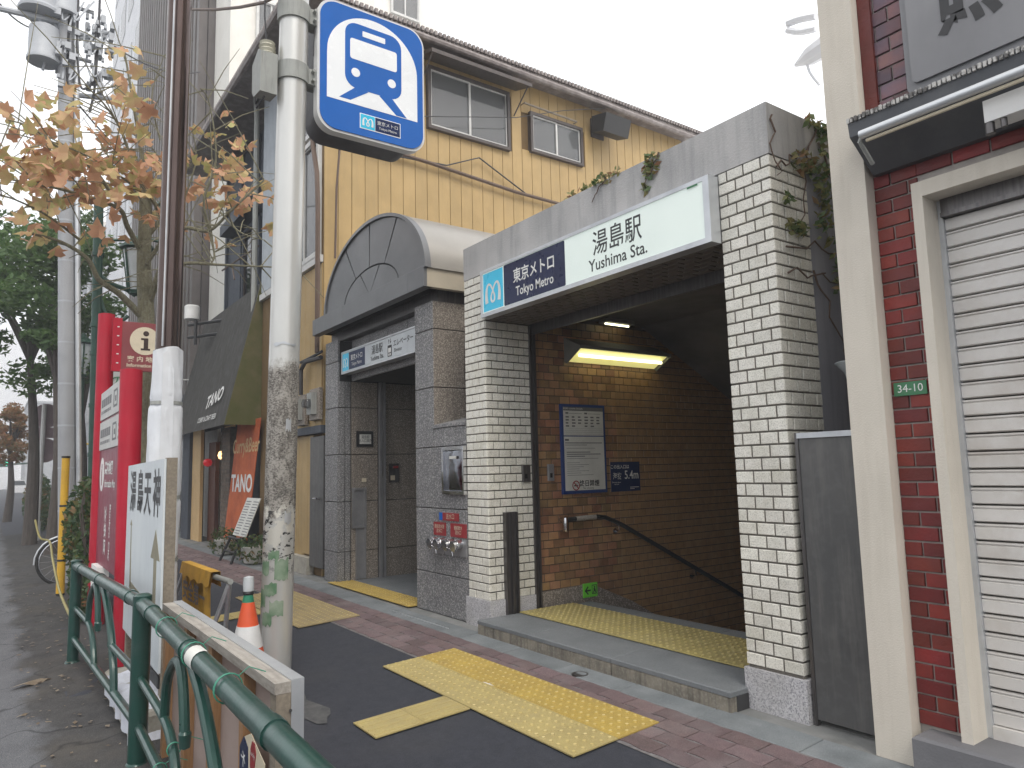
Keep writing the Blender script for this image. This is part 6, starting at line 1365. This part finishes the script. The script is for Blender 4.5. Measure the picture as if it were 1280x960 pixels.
MB().box(-17.45, -16.05, 3.9, yr, 0, 30).build('wall', 'cream_wall', bh); MB().box(-17.3, -16.2, 3.86, 3.899, 0, 2.5).build('shutter_door', 'shutter', bh)
Fr_ = side(-16.05, 0, 0)
for px, py, w0, h0 in ((490, 15, .75, .9), (322, 52, .6, 1.0)):
    a = on_x(px, py, -16.05)
    for k in range(3): window(Fr_, a.y, a.y+w0, a.z+3.1*k, a.z+h0+3.1*k, 'white_frame', 'white_frame', [0, .5, 1], glass='pane', parent=bh, wd=.05)
ys = thing('shop_signboard', 'small yellow and red shop sign sticking out beyond the lamp post', 'sign', tuple(on_x(100, 560, -34)))
a = on_x(97, 572, -34); b = on_x(106, 552, -34); MB().box(-34, -33.9, a.y, b.y, a.z, b.z).cyl((-33.95, b.y, b.z-.1), (-33.95, 3.9, b.z-.1), .04).build('panel', 'yellow_sign', ys); MB().box(-33.9, -33.88, a.y+.1, b.y-.1, a.z+.2, b.z-.2).build('red_mark', 'fire_red', ys)
bsn = thing('shop_signboard', 'white hanging shop sign with a curl mark below the lantern', 'sign', tuple(on_x(146, 480, -16.2)))
a = on_x(141, 492, -16.2); b = on_x(152, 465, -16.2); MB().box(-16.25, -16.2, a.y, b.y, a.z, b.z).cyl((-16.22, b.y, b.z-.1), (-16.22, 3.9, b.z-.1), .02).build('panel', 'sign_grey', bsn)
text('の', .3, side(-16.19, (a.y+b.y)/2, (a.z+b.z)/2), 0, 0, 'plate_green', bsn)
# car and signal far off
cr = thing('white_car', 'white car far down the street near the left edge', 'car', (-88, 2.1, -.1))
Fc_ = Fr((-88, 2.1-.9, -.12), (0, 1, 0), (1, 0, 0))
MB().fpoly(Fc_, rrect(0, 1.8, .25, .95, .12), -4.2, 0).build('body', 'car_white', cr); MB().fpoly(Fc_, [(.15, .95), (1.65, .95), (1.45, 1.5), (.35, 1.5)], -3.0, -.5).build('cabin', 'car_white', cr)
MB().fpoly(Fc_, [(.22, .98), (1.58, .98), (1.41, 1.42), (.39, 1.42)], -.5, -.48).build('windscreen', 'dark_glass', cr)
for u in (.18, 1.62): 
    for w_ in (-.75, -3.3): MB().cyl(Fc_.p(u-.1, .3, w_), Fc_.p(u+.1, .3, w_), .3, n=16).build('wheel', 'tyre', cr)
    MB().fpoly(Fc_, disc(u, .7, .12, .08, 12), 0, .01).build('headlight', 'paper', cr)
sgx = thing('traffic_light', 'distant traffic light on a dark arm over the road at the left edge', 'traffic light', tuple(on_x(10, 580, -60)))
a, b = on_x(-12, 582, -60), on_x(16, 579, -60); MB().cyl(a, V((b.x, b.y+1.2, b.z)), .06).cyl((b.x, b.y+1.2, b.z), (b.x, b.y+1.2, -.2), .09).build('arm', 'lamp_green', sgx)
MB().box(-59.95, -59.7, a.y+.3, b.y, b.z-.25, b.z+.2).build('signal_box', 'lamp_green', sgx); MB().cyl((-59.7, b.y-.35, b.z-.02), (-59.65, b.y-.35, b.z-.02), .14).build('green_lens', 'signal_green', sgx)
# overhead wires
for k, (x0, y0, x1, y1, lab) in enumerate(((0, 5, 75, 28, 'overhead wire entering at the top left corner'), (88, 118, 240, 250, 'overhead wire falling from the utility pole towards the ribbed tower'), (120, 40, 250, 90, 'overhead wire crossing the upper part of the ribbed tower'))):
    a, b = on_x(x0, y0, -12.2), on_x(x1, y1, -15); cable('overhead_wire', lab, [tuple(a), tuple(b)], .012, 'cable', 'wire', None, .25)
# lamp head and wires beside the pillar, far behind the entrance
lh = thing('rear_lamp', 'pale lamp head with a looped wire in the sky beside the cream pillar', 'lamp', tuple(on_y(1010, 70, 14)))
a = on_y(994, 82, 14); b = on_y(1040, 52, 14); MB().tube([tuple(a), tuple(a.lerp(b, .4)), tuple(b)], [.04, .2, .25], 10).build('lamp_head', 'tower_white', lh)
MB().tube(sm([on_y(1008, 74, 14), on_y(1012, 90, 14), on_y(1024, 106, 14)]), .03, 6).tube(sm([on_y(984, 30, 14), on_y(1000, 24, 14), on_y(1020, 20, 14)]), .08, 6).tube(sm([on_y(984, 38, 14), on_y(1000, 40, 14), on_y(1020, 36, 14)]), .07, 6).cyl(on_y(1040, 60, 14), V((on_y(1040, 60, 14).x, 14, 0)), .12).build('bracket_arm', 'tower_white', lh)
# ------------------------------------------------------------------ litter
bl = MB(); pts = [(-.13, 0), (-.05, .035), (.02, .02), (.08, .05), (.16, .03), (.1, -.01), (.04, -.03), (-.06, -.035)]
a = on_x(36, 857, -5.0)
def groundpt(x, y, z=-.16): r = _ray(x, y); t = (z-CAM_H)/r.z; q_ = r*t; return V((q_.x, q_.y, z))
def fallen(px, py, s_, lab, rz_=0):
    c_ = groundpt(px, py, -.155); n_ = len(pts); mb = MB(); mb.v = [(c_.x+s_*(x*cos(rz_)-y*sin(rz_)), c_.y+s_*(x*sin(rz_)+y*cos(rz_)), c_.z+.012*s_+.02*s_*sin(3*i)) for i, (x, y) in enumerate(pts)]+[(c_.x, c_.y, c_.z+.03*s_)]
    mb.f = [(i, (i+1) % n_, n_) for i in range(n_)]; return tag(mb.build('fallen_leaf', 'litter'), lab, 'leaf', 'fallen leaves on the roadside')
fallen(38, 857, 1.1, 'large curled brown leaf lying on the open road', 1.9); fallen(62, 904, .4, 'small yellow leaf on the dark verge', .5); fallen(114, 948, .45, 'pale split leaf near the foot of the near railing post', 1.2); fallen(28, 895, .35, 'thin dark twig like leaf on the road', 2.2)
lt = MB(); Rl = random.Random(4)
for k in range(280):
    x = -2.5-9*Rl.random()**1.2; y = max(.25, min(1.1, Rl.gauss(.55, .2))); s_ = Rl.uniform(.008, .028); a_ = Rl.uniform(0, 6.3); z = max(rz(y), g(y))+.018
    lt.add([(x+s_*cos(a_+t_)*(1, .5)[j % 2], y+s_*sin(a_+t_)*(1, .5)[j % 2], z+Rl.uniform(0, .006)) for j, t_ in enumerate((0, 1.57, 3.14, 4.71))], [(0, 1, 2, 3)])
lt.build('leaf_litter', 'litter')['kind'] = 'stuff'
tag(bpy.data.objects['leaf_litter'], 'scattered leaf crumbs and bark bits along the verge under the railing', 'litter')

# ------------------------------------------------------------------ thin street haze
hm = bpy.data.materials.new('haze'); hm.use_nodes = True; hm.node_tree.nodes.clear()
ho = hm.node_tree.nodes.new('ShaderNodeOutputMaterial'); hv = hm.node_tree.nodes.new('ShaderNodeVolumePrincipled')
hv.inputs['Color'].default_value = (.9, .94, 1, 1); hv.inputs['Density'].default_value = .004; hm.node_tree.links.new(hv.outputs[0], ho.inputs['Volume'])
MATS['haze'] = hm
hz = MB().box(-950, 350, -750, 60, -1.6, 40).build('haze', 'haze'); hz['kind'] = 'stuff'
